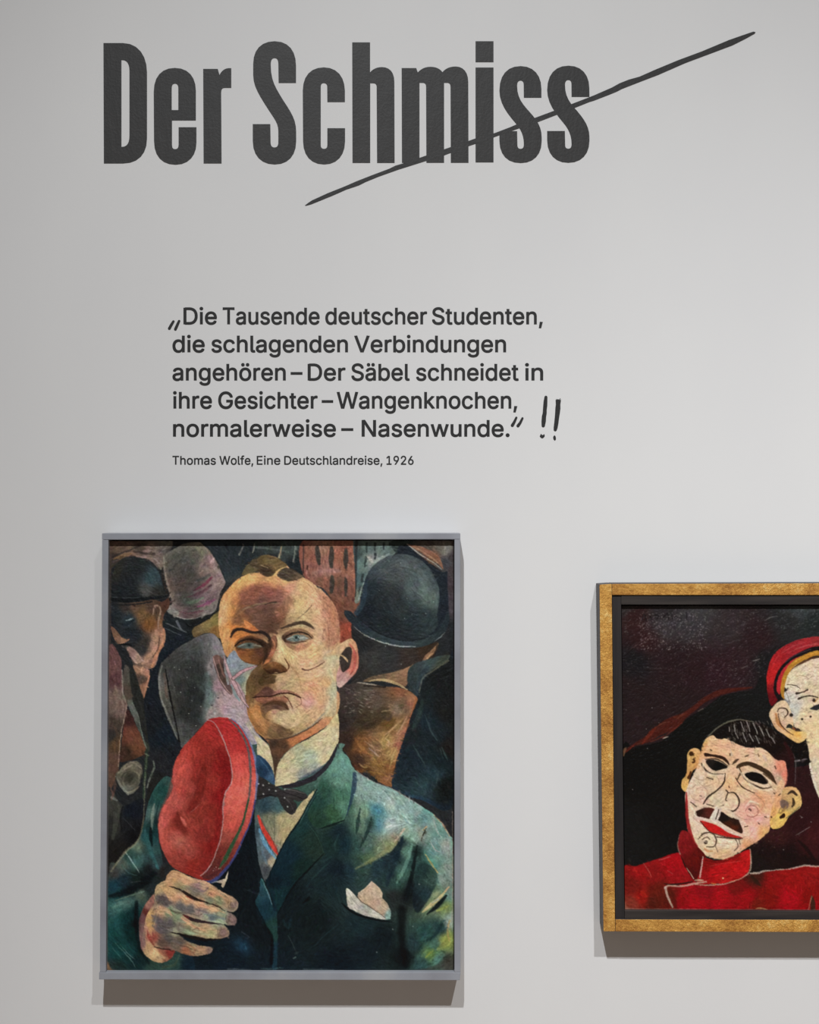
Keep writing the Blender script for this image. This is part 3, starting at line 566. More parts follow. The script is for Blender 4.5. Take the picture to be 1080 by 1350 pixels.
    S('270,340 315,450 345,590 378,700', [5, 6, 6, 6], '7a8478', .7)
    q.dabs((90, 0, 600, 1000), 420, 30, 6, 70, 25, .04)
    # grey speckled back
    F('490,40 520,0 620,-90 720,-150 860,-210 930,-190 985,-100 1010,-20 1060,100 1110,200 1130,520 880,490 800,540 740,610 662,695 640,650 580,530 530,400 490,300 470,150',
      cols='560,100=4c4b49 600,30=484846 620,200=3c3c3a 640,330=3a3a38 700,50=3c3e3c 760,60=3a3c3a 750,250=2e3030 700,400=303130 800,300=2e3232 830,150=3a403e 760,450=363838 850,200=4a5452 880,300=66706c 950,200=8c7478 980,330=957e80 900,420=8a7e7a 900,60=7c7474 850,-100=6e6c6c 700,-60=565856 520,200=6a6862 560,350=585850 640,560=5c5c5a 930,-120=7a7476 1040,380=a08a8a 800,100=3a3c3a 680,560=4a4c4a 640,-40=4c4c4a 780,-60=505250', f=5)
    F('1000,30 1130,180 1180,400 1240,560 1340,690 1290,770 1150,600 1000,480', cols='1050,300=9a8488 1100,450=998a8e 1200,560=94898f 1270,690=8e8a94 1020,120=8a7676', f=10)
    S('860,120 872,290 815,480', 46, '5e6e6c', .45, f=30)
    S('502,45 480,150 492,290 540,420 622,625', [8, 14, 14, 16, 8], '7f8079', .75); S('520,110 530,200 540,300', 22, '7c5f55', .5, f=10)
    S('528,70 560,260 600,450 640,655', [6, 14, 12, 14], '1a1a1a'); S('560,110 620,300', 10, '6a6a66', .4)
    S('800,-120 795,-20 810,80', 8, '4a4c4c', .6)
    q.dabs((500, -180, 1000, 640), 520, 24, 6, 75, 30, .035)
    q.dots('640,75 725,60 700,140 600,215 760,220 740,320 810,370 715,425 650,255 770,520 600,60', 3.2, 'b0b0a8'); q.dots('945,300 895,360', 6, '4a4248')
    # --- town behind
    T(*B)
    F('-40,60 722,60 722,330 640,300 580,260 500,190 380,190 280,280 230,340 120,412 95,380 40,250 -20,160', cols='150,200=262c30 300,200=22282b 450,150=343a38 600,150=3a4240 650,250=1e2426 80,300=2b3236 120,380=2c3438', f=8)
    S('350,128 470,142 600,165', 16, '545e5a', .7); S('245,105 232,150 212,188', [12, 8, 16], '7f7f75', .8, jag=6); S('332,105 328,140 318,172', [14, 12, 8], '75756e', .8)
    S('548,125 538,170 525,208', [14, 10, 12], '85795f', .9); S('655,120 650,180 640,242', [10, 8, 12], '72786f', .8); S('400,115 430,200', 8, '4a5250', .6)
    q.dabs((0, 90, 720, 320), 160, 30, 7, 80, 25, .04)
    F('722,70 1140,70 1140,880 1000,900 1000,700 950,560 880,460 722,352', cols='780,200=7a4a3c 900,300=885a50 1000,200=824e3e 1050,450=72463a 1000,560=684234 1080,650=664437 1060,800=783a2d 1100,300=825142 850,130=835c4c 760,300=7c4c42 900,420=6e4638', f=6)
    F('1010,760 1130,720 1130,860 1030,890', cols='1080,800=8c4434 1110,850=7a4436', f=14, a=.8)
    for p, w in (('828,130 836,190 845,262', [30, 40, 22]), ('944,135 942,210 942,280', [26, 42, 30]), ('1056,145 1056,220 1056,290', [24, 40, 24]), ('950,365 948,420 942,482', [30, 40, 26]), ('1056,372 1056,440 1056,512', [20, 30, 16])):
        S(p, w, '38302b', .95, f=8)
    for x in (830, 943, 1056): S('%d,115 %d,108 %d,125' % (x - 24, x, x + 22), 10, '8f6250', .7)
    S('800,330 900,315 1010,318', 26, '92685f', .5, f=12); S('1012,380 1005,500', 44, '553c30', .5, f=14); S('890,370 885,440', 26, '8a5548', .6)
    S('722,110 720,330', 12, '3a2c28', .8)
    q.dabs((730, 100, 1130, 860), 300, 22, 7, 80, 25, .05)
    T(*C)
    F('215,70 300,70 560,70 545,180 450,222 380,272 322,360 292,440 262,560 225,560 238,400', cols='330,140=54625f 480,130=5c6a66 290,250=566763 270,400=48585a 350,230=7c827c 250,520=666e64 245,180=3c4444 520,130=4e5a56', f=6)
    S('240,90 236,250 236,400 232,520', [26, 18, 12, 8], '2b2d2d', .9)
    for p in ('322,100 322,170', '386,100 386,155', '456,100 454,145', '505,98 505,112', '316,208 308,282', '388,185 386,225', '290,345 282,400', '272,440 262,500'): S(p, [20, 12], '2a3232', .85)
    S('325,200 352,228 372,255', [10, 24, 8], 'a5a49c', .6); S('495,182 400,240 335,330 292,425 255,545', [14, 16, 14, 10, 14], '7d8b85', .8)
    F('545,60 1020,60 1020,340 960,345 900,310 740,190 640,100 560,180', cols='600,140=2e3836 800,120=4a443e 900,120=59534e 950,160=6a6862 850,200=65493a 940,250=3c3c40 1000,200=3a3638', f=8)
    S('655,112 760,150 870,215 925,300', [14, 46, 46, 8], '7a5644', .9); S('700,130 800,185 880,250', 10, '9c7c64', .6)
    S('640,105 740,182 850,252 915,305', [8, 10, 7, 5], '979389', .8); S('930,100 945,150 935,190', 16, '75726a', .6)
    F('560,200 640,120 720,185 900,320 975,345 985,660 930,790 820,900 700,900', '1d2329', f=8)
    F('962,330 1030,330 1030,1100 985,1100 975,700', cols='1000,400=3c3538 1000,600=3f3a3e 1000,800=1f2224 1000,1000=1c1d20', f=8)
    # man under the big bowler: back of the neck
    F('200,740 330,830 600,925 800,900 890,880 850,990 760,1100 640,1180 300,1200 200,1240 230,1000', cols='300,900=232425 500,1000=2e2f2f 350,1000=343432 650,1000=322b27 250,1150=2c2a28 800,930=33281f', f=8)
    S('885,895 840,960 790,1000 760,1070', [10, 34, 26, 24], '80624a', .9); S('840,970 800,1010', 12, 'b08c68', .7)
    S('880,900 850,1000 800,1060', 12, '2a221e', .7)
    F('300,410 340,315 400,252 480,205 570,185 660,190 750,230 820,300 870,390 895,480 895,560 878,660 870,770 700,880 500,860 340,770 235,670 282,580',
      cols='420,300=3c4448 600,230=434a4c 550,350=363c3e 550,480=2c3032 700,430=3e484a 780,450=485453 820,520=44504d 700,560=343e40 600,620=2a3032 420,560=23282b 330,620=1b2026 500,730=1e2427 700,700=242c30 800,700=2b3537 330,480=222a30 600,800=22272a 850,420=3c4648', f=5)
    S('320,395 305,490 285,580 240,650', [20, 40, 44, 40], '2c3a44', .8, f=12); S('345,300 420,245 520,200', 8, '56605f', .6)
    F('148,628 200,640 240,682 350,772 500,848 650,872 780,852 900,762 962,640 975,700 945,800 860,872 760,917 620,922 470,892 330,832 210,742 152,672', cols='200,680=22292e 400,800=2d373b 600,880=323c40 800,880=2c3638 920,760=242c30 300,750=262f35', f=5)
    S('250,680 350,765 500,842 650,868 780,848', 9, '15191b', .7)
    S('215,752 300,818 420,872 560,908 710,916', [3, 6, 8, 10, 4], 'b0b2ac', .9, jag=5); S('858,872 905,838 942,803', [3, 7, 3], '828c89', .8)
    q.dabs((260, 200, 880, 860), 420, 26, 6, -5, 30, .022)
    q.dots('640,535 790,650 620,690 500,240 590,255 420,470 680,660 850,560 470,910 595,1055', 3.5, '8a9490', .7)
    # neck, collar, brown coat
    T(*N)
    F('300,175 340,140 430,115 560,90 660,50 692,35 672,110 640,195 600,205 480,160', cols='400,130=5c4c3c 560,120=786048 640,100=84644d 600,170=7a5c48', f=6)
    F('660,60 820,-10 960,-40 1020,0 900,80 800,110 740,260 715,280 650,220', cols='720,120=2f3838 820,60=3a4646 700,220=2a3234', f=8)
    F('710,300 760,130 830,85 960,5 1020,0 1020,1110 760,1110 515,995 560,800 620,610 715,350', cols='900,200=171b20 800,500=1b2937 680,560=1c242c 650,800=1a2634 850,600=1a2530 900,800=16232c 750,980=294050 850,900=233747 950,400=191c20 700,900=1c2a38 950,1000=13181c 800,250=1a2229 980,700=1c1c1f', f=6)
    S('735,255 768,140 850,82 965,5', [12, 16, 12, 16], '646c66', .85, jag=12); S('715,280 740,150 800,60', [16, 30, 34], '2d383c', .9)
    S('760,320 740,430 690,540', [20, 40, 30], '2a3b42', .7, f=14)
    for p in ('700,925 725,980 770,1020', '915,690 940,750 965,800', '780,430 830,560 880,640', '690,675 740,760 790,840', '860,870 880,930 870,980', '900,700 925,780'): S(p, [4, 12, 4], '425f6c', .55, f=6)
    q.dabs((640, 120, 1000, 1060), 330, 36, 6, 60, 25, .03)
    F('92,240 180,190 300,185 470,210 560,215 650,240 718,295 715,345 660,470 620,600 560,780 522,950 512,1005 420,965 330,890 240,880 160,740 80,640',
      cols='180,230=3a3230 300,260=4a423a 200,420=352e2a 300,450=3c3226 450,420=44382a 600,260=7a5038 680,320=83583e 600,330=5c4632 550,380=6c5844 500,500=5a4020 580,520=7a5c38 620,560=8c5a40 480,640=85683c 380,700=6e5036 280,680=6c4626 540,720=8a6c3e 570,690=8c5640 400,830=75552e 500,860=704a2a 250,800=3c2a20 150,650=30241f 480,960=7c5436 330,880=5a3c22 120,500=2b2523 400,340=54463c', f=5)
    S('340,168 450,158 560,188 642,235', [8, 20, 20, 8], '9f8a66', .95); S('245,178 330,190 400,200', [4, 8, 4], 'b3a594', .8); S('300,205 470,215', 10, '1d1816', .8)
    S('440,410 500,400 545,415', [6, 10, 5], '9a8064', .7); S('715,300 660,470 620,600 560,780', [4, 10, 6, 4], '9c6044', .6)
    S('230,620 300,720 360,760', [10, 30, 8], '80552f', .7, f=10); S('340,700 390,740 410,760', 10, '8a7060', .7)
    q.dabs((110, 220, 700, 960), 420, 44, 6, -22, 25, .035); q.dabs((400, 480, 600, 900), 110, 36, 4, -40, 20, .05); q.dabs((240, 640, 480, 920), 90, 50, 4, 40, 18, .045)
    for p, c in (('590,480 540,530 470,590', 'a8845c'), ('640,450 600,520 560,600', 'a0785a'), ('470,620 500,650 490,690', 'b8986c'), ('440,680 520,660 580,640', '9c7850'), ('540,740 520,800 500,860', '9a7c48'), ('260,820 300,850 330,850', 'a08050'), ('300,640 380,700 400,760', '8c6c50'), ('330,880 420,900 500,930', '86602f'), ('560,690 530,760 510,800', 'a88a54')): S(p, [5, 14, 5], c, .6, f=8)
    S('250,470 330,520 430,470', [30, 60, 30], '2f261d', .6, f=40); S('440,440 490,470 520,440', [10, 34, 14], '40342a', .7, f=20)
    q.dabs((150, 220, 380, 420), 60, 26, 3, 5, 20, .02, col='8a8076', a=.5)
    # --- dark jacket, whole torso
    T(*J)
    F('-900,-200 60,-300 130,-240 215,-110 240,-80 360,0 520,60 640,130 740,190 850,260 930,350 980,430 1003,560 1010,1540 -1250,1540 -1200,600',
      cols='100,0=5c7c70 150,60=63867a 60,100=2c443c 20,200=2a3f36 120,200=304a3c 20,300=26382e 300,50=6a8a80 400,120=6c8c84 500,180=7a968e 600,180=66887e 400,230=3c7078 420,330=4a7c80 500,350=84a09a 620,300=7a9a90 700,230=6c8e84 760,290=4c8078 850,330=5a8a7e 900,420=4c8074 950,500=6a8c80 850,550=4a8076 880,640=508476 950,700=62887a 900,780=6c8c80 960,900=5c8076 700,430=6a8c7c 620,420=6f8e7c 300,250=5f7f68 280,350=4e6c5a 350,330=2c4640 250,500=2c4440 330,520=3c5a4e 420,560=66745a 500,520=7a805e 560,470=8a7e68 350,620=4e5e44 250,680=30463e 450,640=24363a 550,600=16242a 600,480=1c2e30 500,720=1e2e32 650,560=55786c 600,720=3c5a50 680,640=2a4240 700,560=14201f 560,820=2c443e 400,700=22343a 100,400=16242a 150,500=162830 100,700=131d24 200,700=1c2c34 50,500=1a2c2a 30,800=182528 700,850=141a1e 760,700=223634 830,750=30463e 780,900=22343a 640,900=121618 550,900=222626 850,850=4a604c 870,900=808a68 830,960=6c7a58 900,950=1c2a2a 940,990=708050 800,1200=24403e 900,1160=22383a 850,1280=3c5a50 950,1260=7c8446 830,1370=55703c 880,1410=4a6e66 760,1440=2c4644 960,1440=3c3a34 980,1100=7c8c80 700,1290=223436 620,1390=0e1214 300,1340=131c22 100,1440=10181e 300,1140=1a282c 450,1240=121a1e -100,1100=121a1c -300,900=121a1e -500,1200=12181c -400,1400=131c22 -700,700=10151a -650,1000=11171b -800,1400=121c24 -950,1350=121a20 -600,400=10161b', f=5)
    S('225,-60 215,60 160,260', [30, 44, 20], '24384a', .8, f=14); S('205,-40 190,40 150,180', 10, '7c9c94', .5)
    S('240,-85 360,-2 520,58 640,128 745,192', [4, 8, 7, 9, 6], '9faaa2', .7, jag=6); S('850,262 930,352 978,435', [6, 12, 5], 'a08c68', .75, jag=6)
    S('270,210 252,330 240,410', [6, 30, 14], '1c302c', .85, f=8); S('360,280 330,390 268,525', [6, 26, 12], '1c302c', .9, f=8)
    F('607,428 602,520 570,620 490,825 468,790 500,690 400,690 260,695 400,625 520,550', cols='560,560=14222a 500,660=1c2a30 400,660=22343a 300,690=2a3c3c', f=14, a=.85)
    S('560,475 450,568 330,640 235,692', [30, 34, 22, 8], '7b7d58', .6, f=12); S('620,375 570,440 540,480', [10, 22, 10], 'a89a84', .6, f=8)
    S('722,490 702,620 675,760 640,900', [8, 24, 34, 44], '0f1618', .9, f=12); S('792,372 770,420 752,470', [8, 9, 5], '20281f'); S('795,360 770,385', 14, '8f8a58', .6)
    S('680,500 640,640 560,800', [14, 30, 18], '6c9284', .55, f=14)
    F('715,690 780,650 860,700 885,780 840,880 780,980 720,1040 685,950', cols='760,720=1e2f2f 830,760=30463f 780,900=1f3035 720,950=141c22', f=14, a=.85)
    S('785,575 830,650 885,725', [6, 14, 8], 'a38f58', .7); S('400,190 410,300 420,400', [10, 30, 10], '3a6a72', .35, f=16); S('470,370 520,355 570,350', [10, 22, 6], '93aca6', .7, f=8)
    S('972,835 900,920 820,985 762,1035', [8, 24, 30, 10], 'a69b72', .9, f=8); S('950,905 880,985 800,1050', [18, 34, 10], '121b1c', .95, f=8)
    S('972,985 930,1005 875,1025', [6, 26, 16], '758248', .9); S('840,960 890,930', 12, '8a958c', .7)
    for p in ('450,70 520,170 560,260', '540,90 600,160 660,240', '480,150 540,220', '850,300 880,400 930,460', '820,470 860,540 900,560', '650,160 720,240', '380,60 430,130', '960,480 975,600'): S(p, [4, 12, 4], '8aa8a0', .5, f=6)
    for p in ('740,260 800,300', '870,480 900,520', '830,560 900,600', '600,250 640,330'): S(p, [4, 12, 4], '3c7c7c', .6, f=6)
    q.dabs((230, -60, 1000, 860), 620, 34, 6, 55, 30, .045)
    T(*M)
    S('600,480 598,700 632,920', [70, 60, 40], '0c0f11', .8, f=40); S('985,630 950,740 890,785', [20, 54, 30], '7a8044', .5, f=16); S('835,800 790,852', [8, 12], '7f8a44', .7)
    S('980,560 960,640 975,720', 14, '9a8250', .6, f=8); S('820,620 760,700 720,720', 22, '2c4c4a', .6, f=12); S('930,560 860,680 770,730', [12, 30, 14], '182a2c', .7, f=12)
    S('1000,-300 1003,300 990,640', [6, 8, 6], '8a7a6c', .7, jag=8); S('960,860 880,930 700,960', [60, 40, 12], '33322d', .6, f=20)
    q.dabs((660, 560, 1000, 940), 120, 34, 8, -50, 30, .05)
    S('125,425 200,490 300,532 400,557 520,572', [10, 16, 16, 14, 8], '0a0f11', .9, f=6)
    F('158,318 178,312 225,355 262,400 250,365 258,342 320,296 360,250 395,275 430,310 445,345 446,388 490,430 515,490 510,550 470,556 380,541 280,512 210,477 170,450',
      cols='300,370=a8937e 400,340=ab9884 450,460=a5907c 350,420=9a8672 500,520=75908a 430,500=9c8874', f=3, sm=False, up=.5)
    F('158,320 180,312 230,360 290,420 380,480 472,548 380,541 280,512 210,477 175,452', cols='180,350=b8b5a6 230,430=a8a89a 300,470=94928a 400,520=aaa89c 200,400=a09e92', f=3, up=.5)
    S('243,372 290,420 380,477 470,542', [8, 6, 5, 4], '4c4238'); S('180,340 230,420 330,500', 4, '76756c', .7); S('255,345 300,315 358,255', 4, 'c2b49c', .6); S('445,385 400,400 360,440', 4, '86735f', .7)
    q.dots('527,630 400,812 685,607 735,275', 5, '7f8c8a', .7)
    # --- shirt, ribbon, lapels, bow tie
    T(*I)
    F('355,150 500,90 560,200 630,260 720,150 830,60 770,190 640,370 560,500 510,600 470,690 430,800 380,700 350,500 335,350',
      cols='420,200=2c4048 520,200=3a5458 450,300=6a6c58 480,400=7a7862 560,300=968a68 650,350=9a8e6a 560,420=988c68 700,200=a09470 760,120=a89c78 380,500=4c5c64 420,600=48525a 430,700=404448 470,640=9a9078 350,400=3c4c54', f=5)
    S('490,250 492,350 488,460', 5, '4a4c40', .7); S('372,380 420,500 505,615', [14, 28, 10], '5a86a0', .9); S('380,430 400,560 430,650', 18, '5c7484', .5, f=8)
    S('364,275 410,390 480,510 522,585', [18, 32, 42, 8], 'b23a30'); S('388,300 440,400 522,560', 5, '4c4a3e', .9); S('375,360 440,500 510,600', 4, '34404c', .9)
    q.dabs((360, 230, 760, 620), 90, 34, 5, 95, 15, .04)
    F('830,60 760,170 700,280 640,370 540,550 440,760 425,800 500,1000 518,1045 640,835 760,705 880,590 885,560 825,400 780,300',
      cols='700,350=1c3434 800,450=1e2f2a 600,600=142730 560,700=12242c 700,700=152624 850,560=203029 500,900=152c30 480,800=101c24', f=5)
    F('850,0 960,-180 1060,-210 1110,-40 1050,290 960,342 850,372 790,340 755,260 830,90', cols='900,100=2c4a3e 1000,100=3f6250 1040,200=4c7060 950,250=32503a 850,300=22382e 1020,0=587c6e 850,150=24403a 1050,-120=5e8478', f=5)
    q.dabs((780, 0, 1060, 340), 130, 34, 5, 110, 25, .04)
    S('832,65 705,285 560,505 440,770', [6, 14, 10, 8], '0e171b', .9); S('850,378 940,345 1045,308', [6, 16, 10], '121d1d', .9); S('882,570 760,702 640,832 518,1045', [5, 14, 14, 8], '0b1214', .9)
    S('740,320 820,420 880,560', 5, '2e4a40', .6); S('845,50 760,200 690,330', [4, 9, 6], '4e706c', .6)
    for p in ('1000,420 970,500 980,560', '860,650 940,600', '780,780 860,700 930,640', '930,820 935,870'): S(p, [4, 14, 4], '2a4442', .5, f=10)
    F('355,-60 450,10 510,38 560,72 640,58 730,92 752,130 690,160 640,150 672,195 640,262 600,252 550,195 510,122 440,120 355,135', cols='420,60=2b2929 600,90=383636 620,220=2c2a2a 700,120=302e2e 540,130=2c2a2a', f=4)
    S('565,45 680,25 810,-25', [30, 38, 40], '2b292c'); S('570,62 650,72 735,98', [5, 8, 4], '615e5a', .7); S('560,85 640,110 720,140', 6, '1b191a', .8); S('575,130 620,180 650,250', 6, '4a4846', .6)
    q.dots('368,20 402,32 446,16 450,65 405,102 502,76 572,66 572,130 597,200', 6.5, '90908e'); S('360,120 440,110 500,120', 12, '1b191a', .8)
    T(*L)
    F('385,225 430,310 480,450 512,520 512,935 475,935 470,700 400,580 340,440 372,330', cols='400,300=24424a 430,500=18303a 490,600=203a36 490,850=1a303a', f=5)
    S('390,228 430,318 472,435', [4, 11, 5], '5c7c82', .8); S('330,420 420,600 472,705 466,900', [8, 16, 20, 30], '0a0e11', .8, f=10); S('470,330 500,480', 26, '10202a', .6, f=10)
    F('715,425 765,368 772,398', '0b1113', f=5); S('270,320 340,345 410,372', 4, '3a4548', .6); S('600,680 640,760 672,830', 4, '4a5654', .6); S('640,860 660,850', 10, '5a6c68', .7); S('390,940 460,945 560,935', [8, 12, 8], '46605e', .6, jag=12)
    G(240, 760, 90, 60, '1f3c52', .8, 40); S('255,740 270,790', 8, '34586c', .6); S('230,650 290,690 280,700', 8, '3c434c', .5); S('560,560 600,620 620,560', 20, '1c2e34', .6, f=12)
    S('800,770 900,670 1000,590', 6, '22343a', .7)
    q.dabs((180, 250, 1000, 930), 300, 40, 6, 120, 40, .02)
    # --- left sleeve
    T(*H)
    F('70,60 190,190 350,140 360,340 300,490 200,570 70,720', cols='130,200=3a3a36 130,350=2c2c2a 250,240=161a22 230,350=1c1d20 280,420=141416 150,550=1c1b1a', f=6)
    S('120,120 145,250 112,450', [30, 46, 30], '3d3f39', .8, f=10); S('108,128 145,152', [26, 14], '707472', .8, f=8)
    S('195,290 290,390', 4, '3d4044', .8); S('190,200 175,300 185,400', 8, '121316', .8)
    F('590,-10 530,-40 460,30 410,130 380,230 352,350 310,465 220,552 140,642 82,722 75,1540 720,1540 700,1300 560,1200 480,1000 520,760 500,600 470,400 500,220 575,90',
      cols='520,60=24504c 450,150=2c5450 430,250=52706a 420,400=1c3c3c 380,450=2c5c60 430,560=3a5c5c 460,650=34484a 490,300=16282c 310,500=5c6a5c 250,600=2f4a44 300,640=3c5c58 180,660=4e5850 120,720=3c3c3a 200,780=1c2c34 300,760=16201f 130,830=1c3a44 250,850=131a1e 350,800=0e1214 150,900=1c3c40 400,700=181c1e 400,850=1e2628 150,990=3c605c 230,970=46645e 330,890=4a584c 200,1090=1e4a48 280,1040=1c3e3e 120,1190=1e4646 250,1190=163836 300,1140=121e20 150,1340=1c4444 250,1340=1a3c3c 330,1410=142628 130,1480=24302e 440,1470=2c4038 600,1440=2c423c 700,1440=14222c 520,700=221f1f 560,30=3c5c56', f=5)
    S('442,180 425,280 420,385', [12, 26, 8], '7c8f86', .85, f=8); S('365,388 400,520 470,690', [14, 36, 18], '3b6b6d', .8, f=12); S('412,370 412,440 425,510', [14, 28, 12], '0d181a', .85, f=8); S('480,160 440,330', 10, '1b3436', .7, f=6)
    S('212,562 270,640 322,722', [6, 8, 4], '8ea39c', .9); S('180,660 230,720 300,745', 5, '4a6c6a', .6); S('240,590 300,690', 5, '6a8a84', .5)
    S('366,40 362,170 350,330 312,470 220,552 98,712', [6, 8, 10, 16, 20, 12], '8c866a', .65, jag=14)
    S('95,910 250,865 350,805 440,730', [30, 56, 60, 40], '0d1316', .85, f=26); S('125,945 250,905 360,872', [6, 14, 10], '566a5e', .8, f=6); S('250,800 330,790', 6, '4c4c52', .6)
    q.dabs((95, 560, 470, 1100), 240, 34, 5, 45, 30, .03); q.dabs((95, 1100, 340, 1500), 160, 40, 5, 52, 25, .03)
    T(*K)
    for p in ('130,740 200,810 260,880', '170,750 240,830 290,870', '110,780 180,860', '205,815 270,890 290,930'): S(p, [3, 6, 3], '7c9690', .65)
    S('300,420 300,560 320,760 400,900', [30, 36, 30, 20], '0f191b', .8, f=18)
    S('640,830 600,910 510,930', [8, 18, 20], '3c4c3e', .8, f=8)
    # --- the red cap
    T(*H)
    F('575,0 582,-30 600,-140 660,-260 760,-370 860,-480 900,-498 1010,-505 1090,-460 1140,-400 1190,-310 1230,-200 1255,-60 1250,0 1245,150 1210,300 1150,440 1080,590 1000,700 900,785 820,780 740,755 600,690 540,620 490,500 472,380 475,310 500,220 560,120 590,40',
      cols='650,-100=b04a40 620,0=a84840 700,-250=a03a32 800,-350=922f29 900,-430=9c2c2a 850,-150=7e2a24 950,-100=7a1c1c 900,50=842824 760,100=8a3a32 800,0=7c2c26 700,50=9a4038 600,150=a84e46 520,300=b0524a 620,330=803028 600,450=9c4c42 530,480=a84c42 700,300=8c3a32 800,250=803028 900,250=802a24 850,450=7c2c27 900,500=781e1c 700,550=94443a 650,600=8a3a32 750,680=842a24 850,650=7c2622 960,100=7c1a1c', f=5, up=.6)
    S('600,-120 590,0 560,130 490,290 500,480', [10, 40, 50, 40, 30], 'bb5a50', .5, f=26); S('840,-120 810,60 745,200 700,245', [50, 66, 60, 10], '6c211c', .8, f=40); S('880,-300 800,-180 760,-20', [30, 60, 30], '8a2c27', .5, f=36); S('690,-240 640,-60 640,120', [20, 50, 30], 'b04c42', .5, f=34)
    S('618,250 640,330 690,410', [14, 60, 46], '6a2620', .85, f=26); S('650,285 672,320 692,358', [8, 26, 8], 'b86056', .85, f=12); S('800,180 760,222 722,246', [4, 9, 4], '9c5a54', .6, f=5); S('700,420 760,380 860,300', [30, 50, 20], '8e3730', .5, f=30)
    S('950,-240 1010,-60 960,250 930,450', [40, 70, 60, 30], '761719', .5, f=30); G(640, 480, 70, 60, 'a86456', .5); G(900, -20, 60, 90, '9a3a30', .5)
    F('860,-482 900,-498 1010,-505 1090,-460 1140,-400 1190,-310 1230,-200 1255,-60 1250,0 1245,150 1210,300 1150,440 1080,590 1000,700 900,785 815,760 850,710 900,640 930,560 970,430 985,300 985,200 1005,90 1030,50 1055,-10 1050,-110 1030,-210 990,-320 950,-410 900,-470',
      cols='1050,-420=a02c2c 1130,-300=9e2e2e 1130,-150=b04440 1130,0=b85048 1080,100=b8564e 1100,200=b45048 1050,350=a84840 1000,450=8a4038 960,560=6a2c26 930,650=5c2a26 880,720=5c2c2a 1170,50=b45a50', f=3, sm=False)
    S('862,-484 905,-470 950,-410 990,-320 1030,-210 1052,-110 1055,-10 1032,50 1004,90 984,200 985,300 968,430 930,560 898,640 850,712 806,748', [5, 6, 8, 9, 8, 8, 9, 10, 9, 9, 8, 8, 8, 8, 9, 8], '9a7e7c', .9)
    S('1030,-492 1110,-405 1175,-280 1200,-110 1200,40 1188,150', [8, 14, 16, 18, 16, 14], '55504f', .9); S('1188,140 1140,330 1070,480 1000,620 955,690', [14, 18, 28, 34, 8], '2a4a32', .95)
    S('1150,330 1085,480 1015,620 950,700', 5, '6f4a40', .8)
    S('1045,-495 1105,-452 1150,-392 1200,-300 1236,-190 1253,-60 1251,50 1240,160', [6, 9, 10, 13, 18, 20, 16, 12], '646a8c', .9); S('1240,150 1205,310 1145,450 1075,600 995,707 900,790 830,785', [12, 12, 14, 18, 22, 26, 8], '393e6c', .95)
    S('830,770 900,745 960,700', [10, 30, 10], '432023', .7, f=10); q.dots('915,690 925,700 905,705 930,680 950,690', 4, '9a8480', .8)
    q.dabs((500, -460, 1240, 720), 650, 18, 5, 60, 50, .025, up=.2)
    # --- collar and neck
    T(*E)
    F('195,420 280,430 345,590 430,660 472,760 492,975 440,900 358,745 348,650 262,510', cols='300,520=9c9484 370,640=aca284 420,730=b4a888 460,800=a89c7c 330,560=94908a 250,470=958688', f=4)
    F('355,755 420,790 480,880 496,985 440,955 355,895', cols='380,800=2c4660 440,850=22384c 470,920=38506a 400,880=1f3348', f=6); S('370,770 430,850 480,930', 8, '4c6c84', .5)
    F('340,560 430,640 470,760 485,850 498,960 520,840 560,760 660,670 850,560 985,440 990,250 800,300 400,500', cols='480,650=3a2c24 540,720=5c4030 640,640=9c6442 750,580=a86c4a 880,490=ac7c58 930,420=a88460 560,680=4a3628 420,620=8a6044 490,800=44342a', f=4)
    F('498,998 505,900 530,810 600,720 650,680 800,600 900,530 985,425 1000,470 998,640 960,740 870,840 760,910 650,970 560,997', cols='560,850=b0a482 600,780=aca080 680,700=98987a 760,760=98a08c 850,680=b3a888 950,580=b8ac88 970,480=b0a078 750,650=aaa27e 650,850=a8a286 600,950=b5a784 800,850=8e9484 900,780=b3a886 720,900=7c8078', f=4)
    S('630,690 640,730 655,775', 5, '7c7a60', .8); S('520,862 640,790 760,765', [4, 9, 6], '86886e', .7); S('505,990 515,880 560,770', 5, '86785c', .7); S('690,940 780,900 870,845', [10, 30, 16], '434c5c', .6, f=16)
    q.dabs((520, 560, 990, 980), 130, 34, 6, -40, 20, .03)
    S('505,1003 640,985 800,930 920,820 990,670', [8, 24, 36, 34, 16], '27252b', .95); S('1000,640 1000,700', 8, '1a1a1c', .7)
    # --- head
    T(*B)
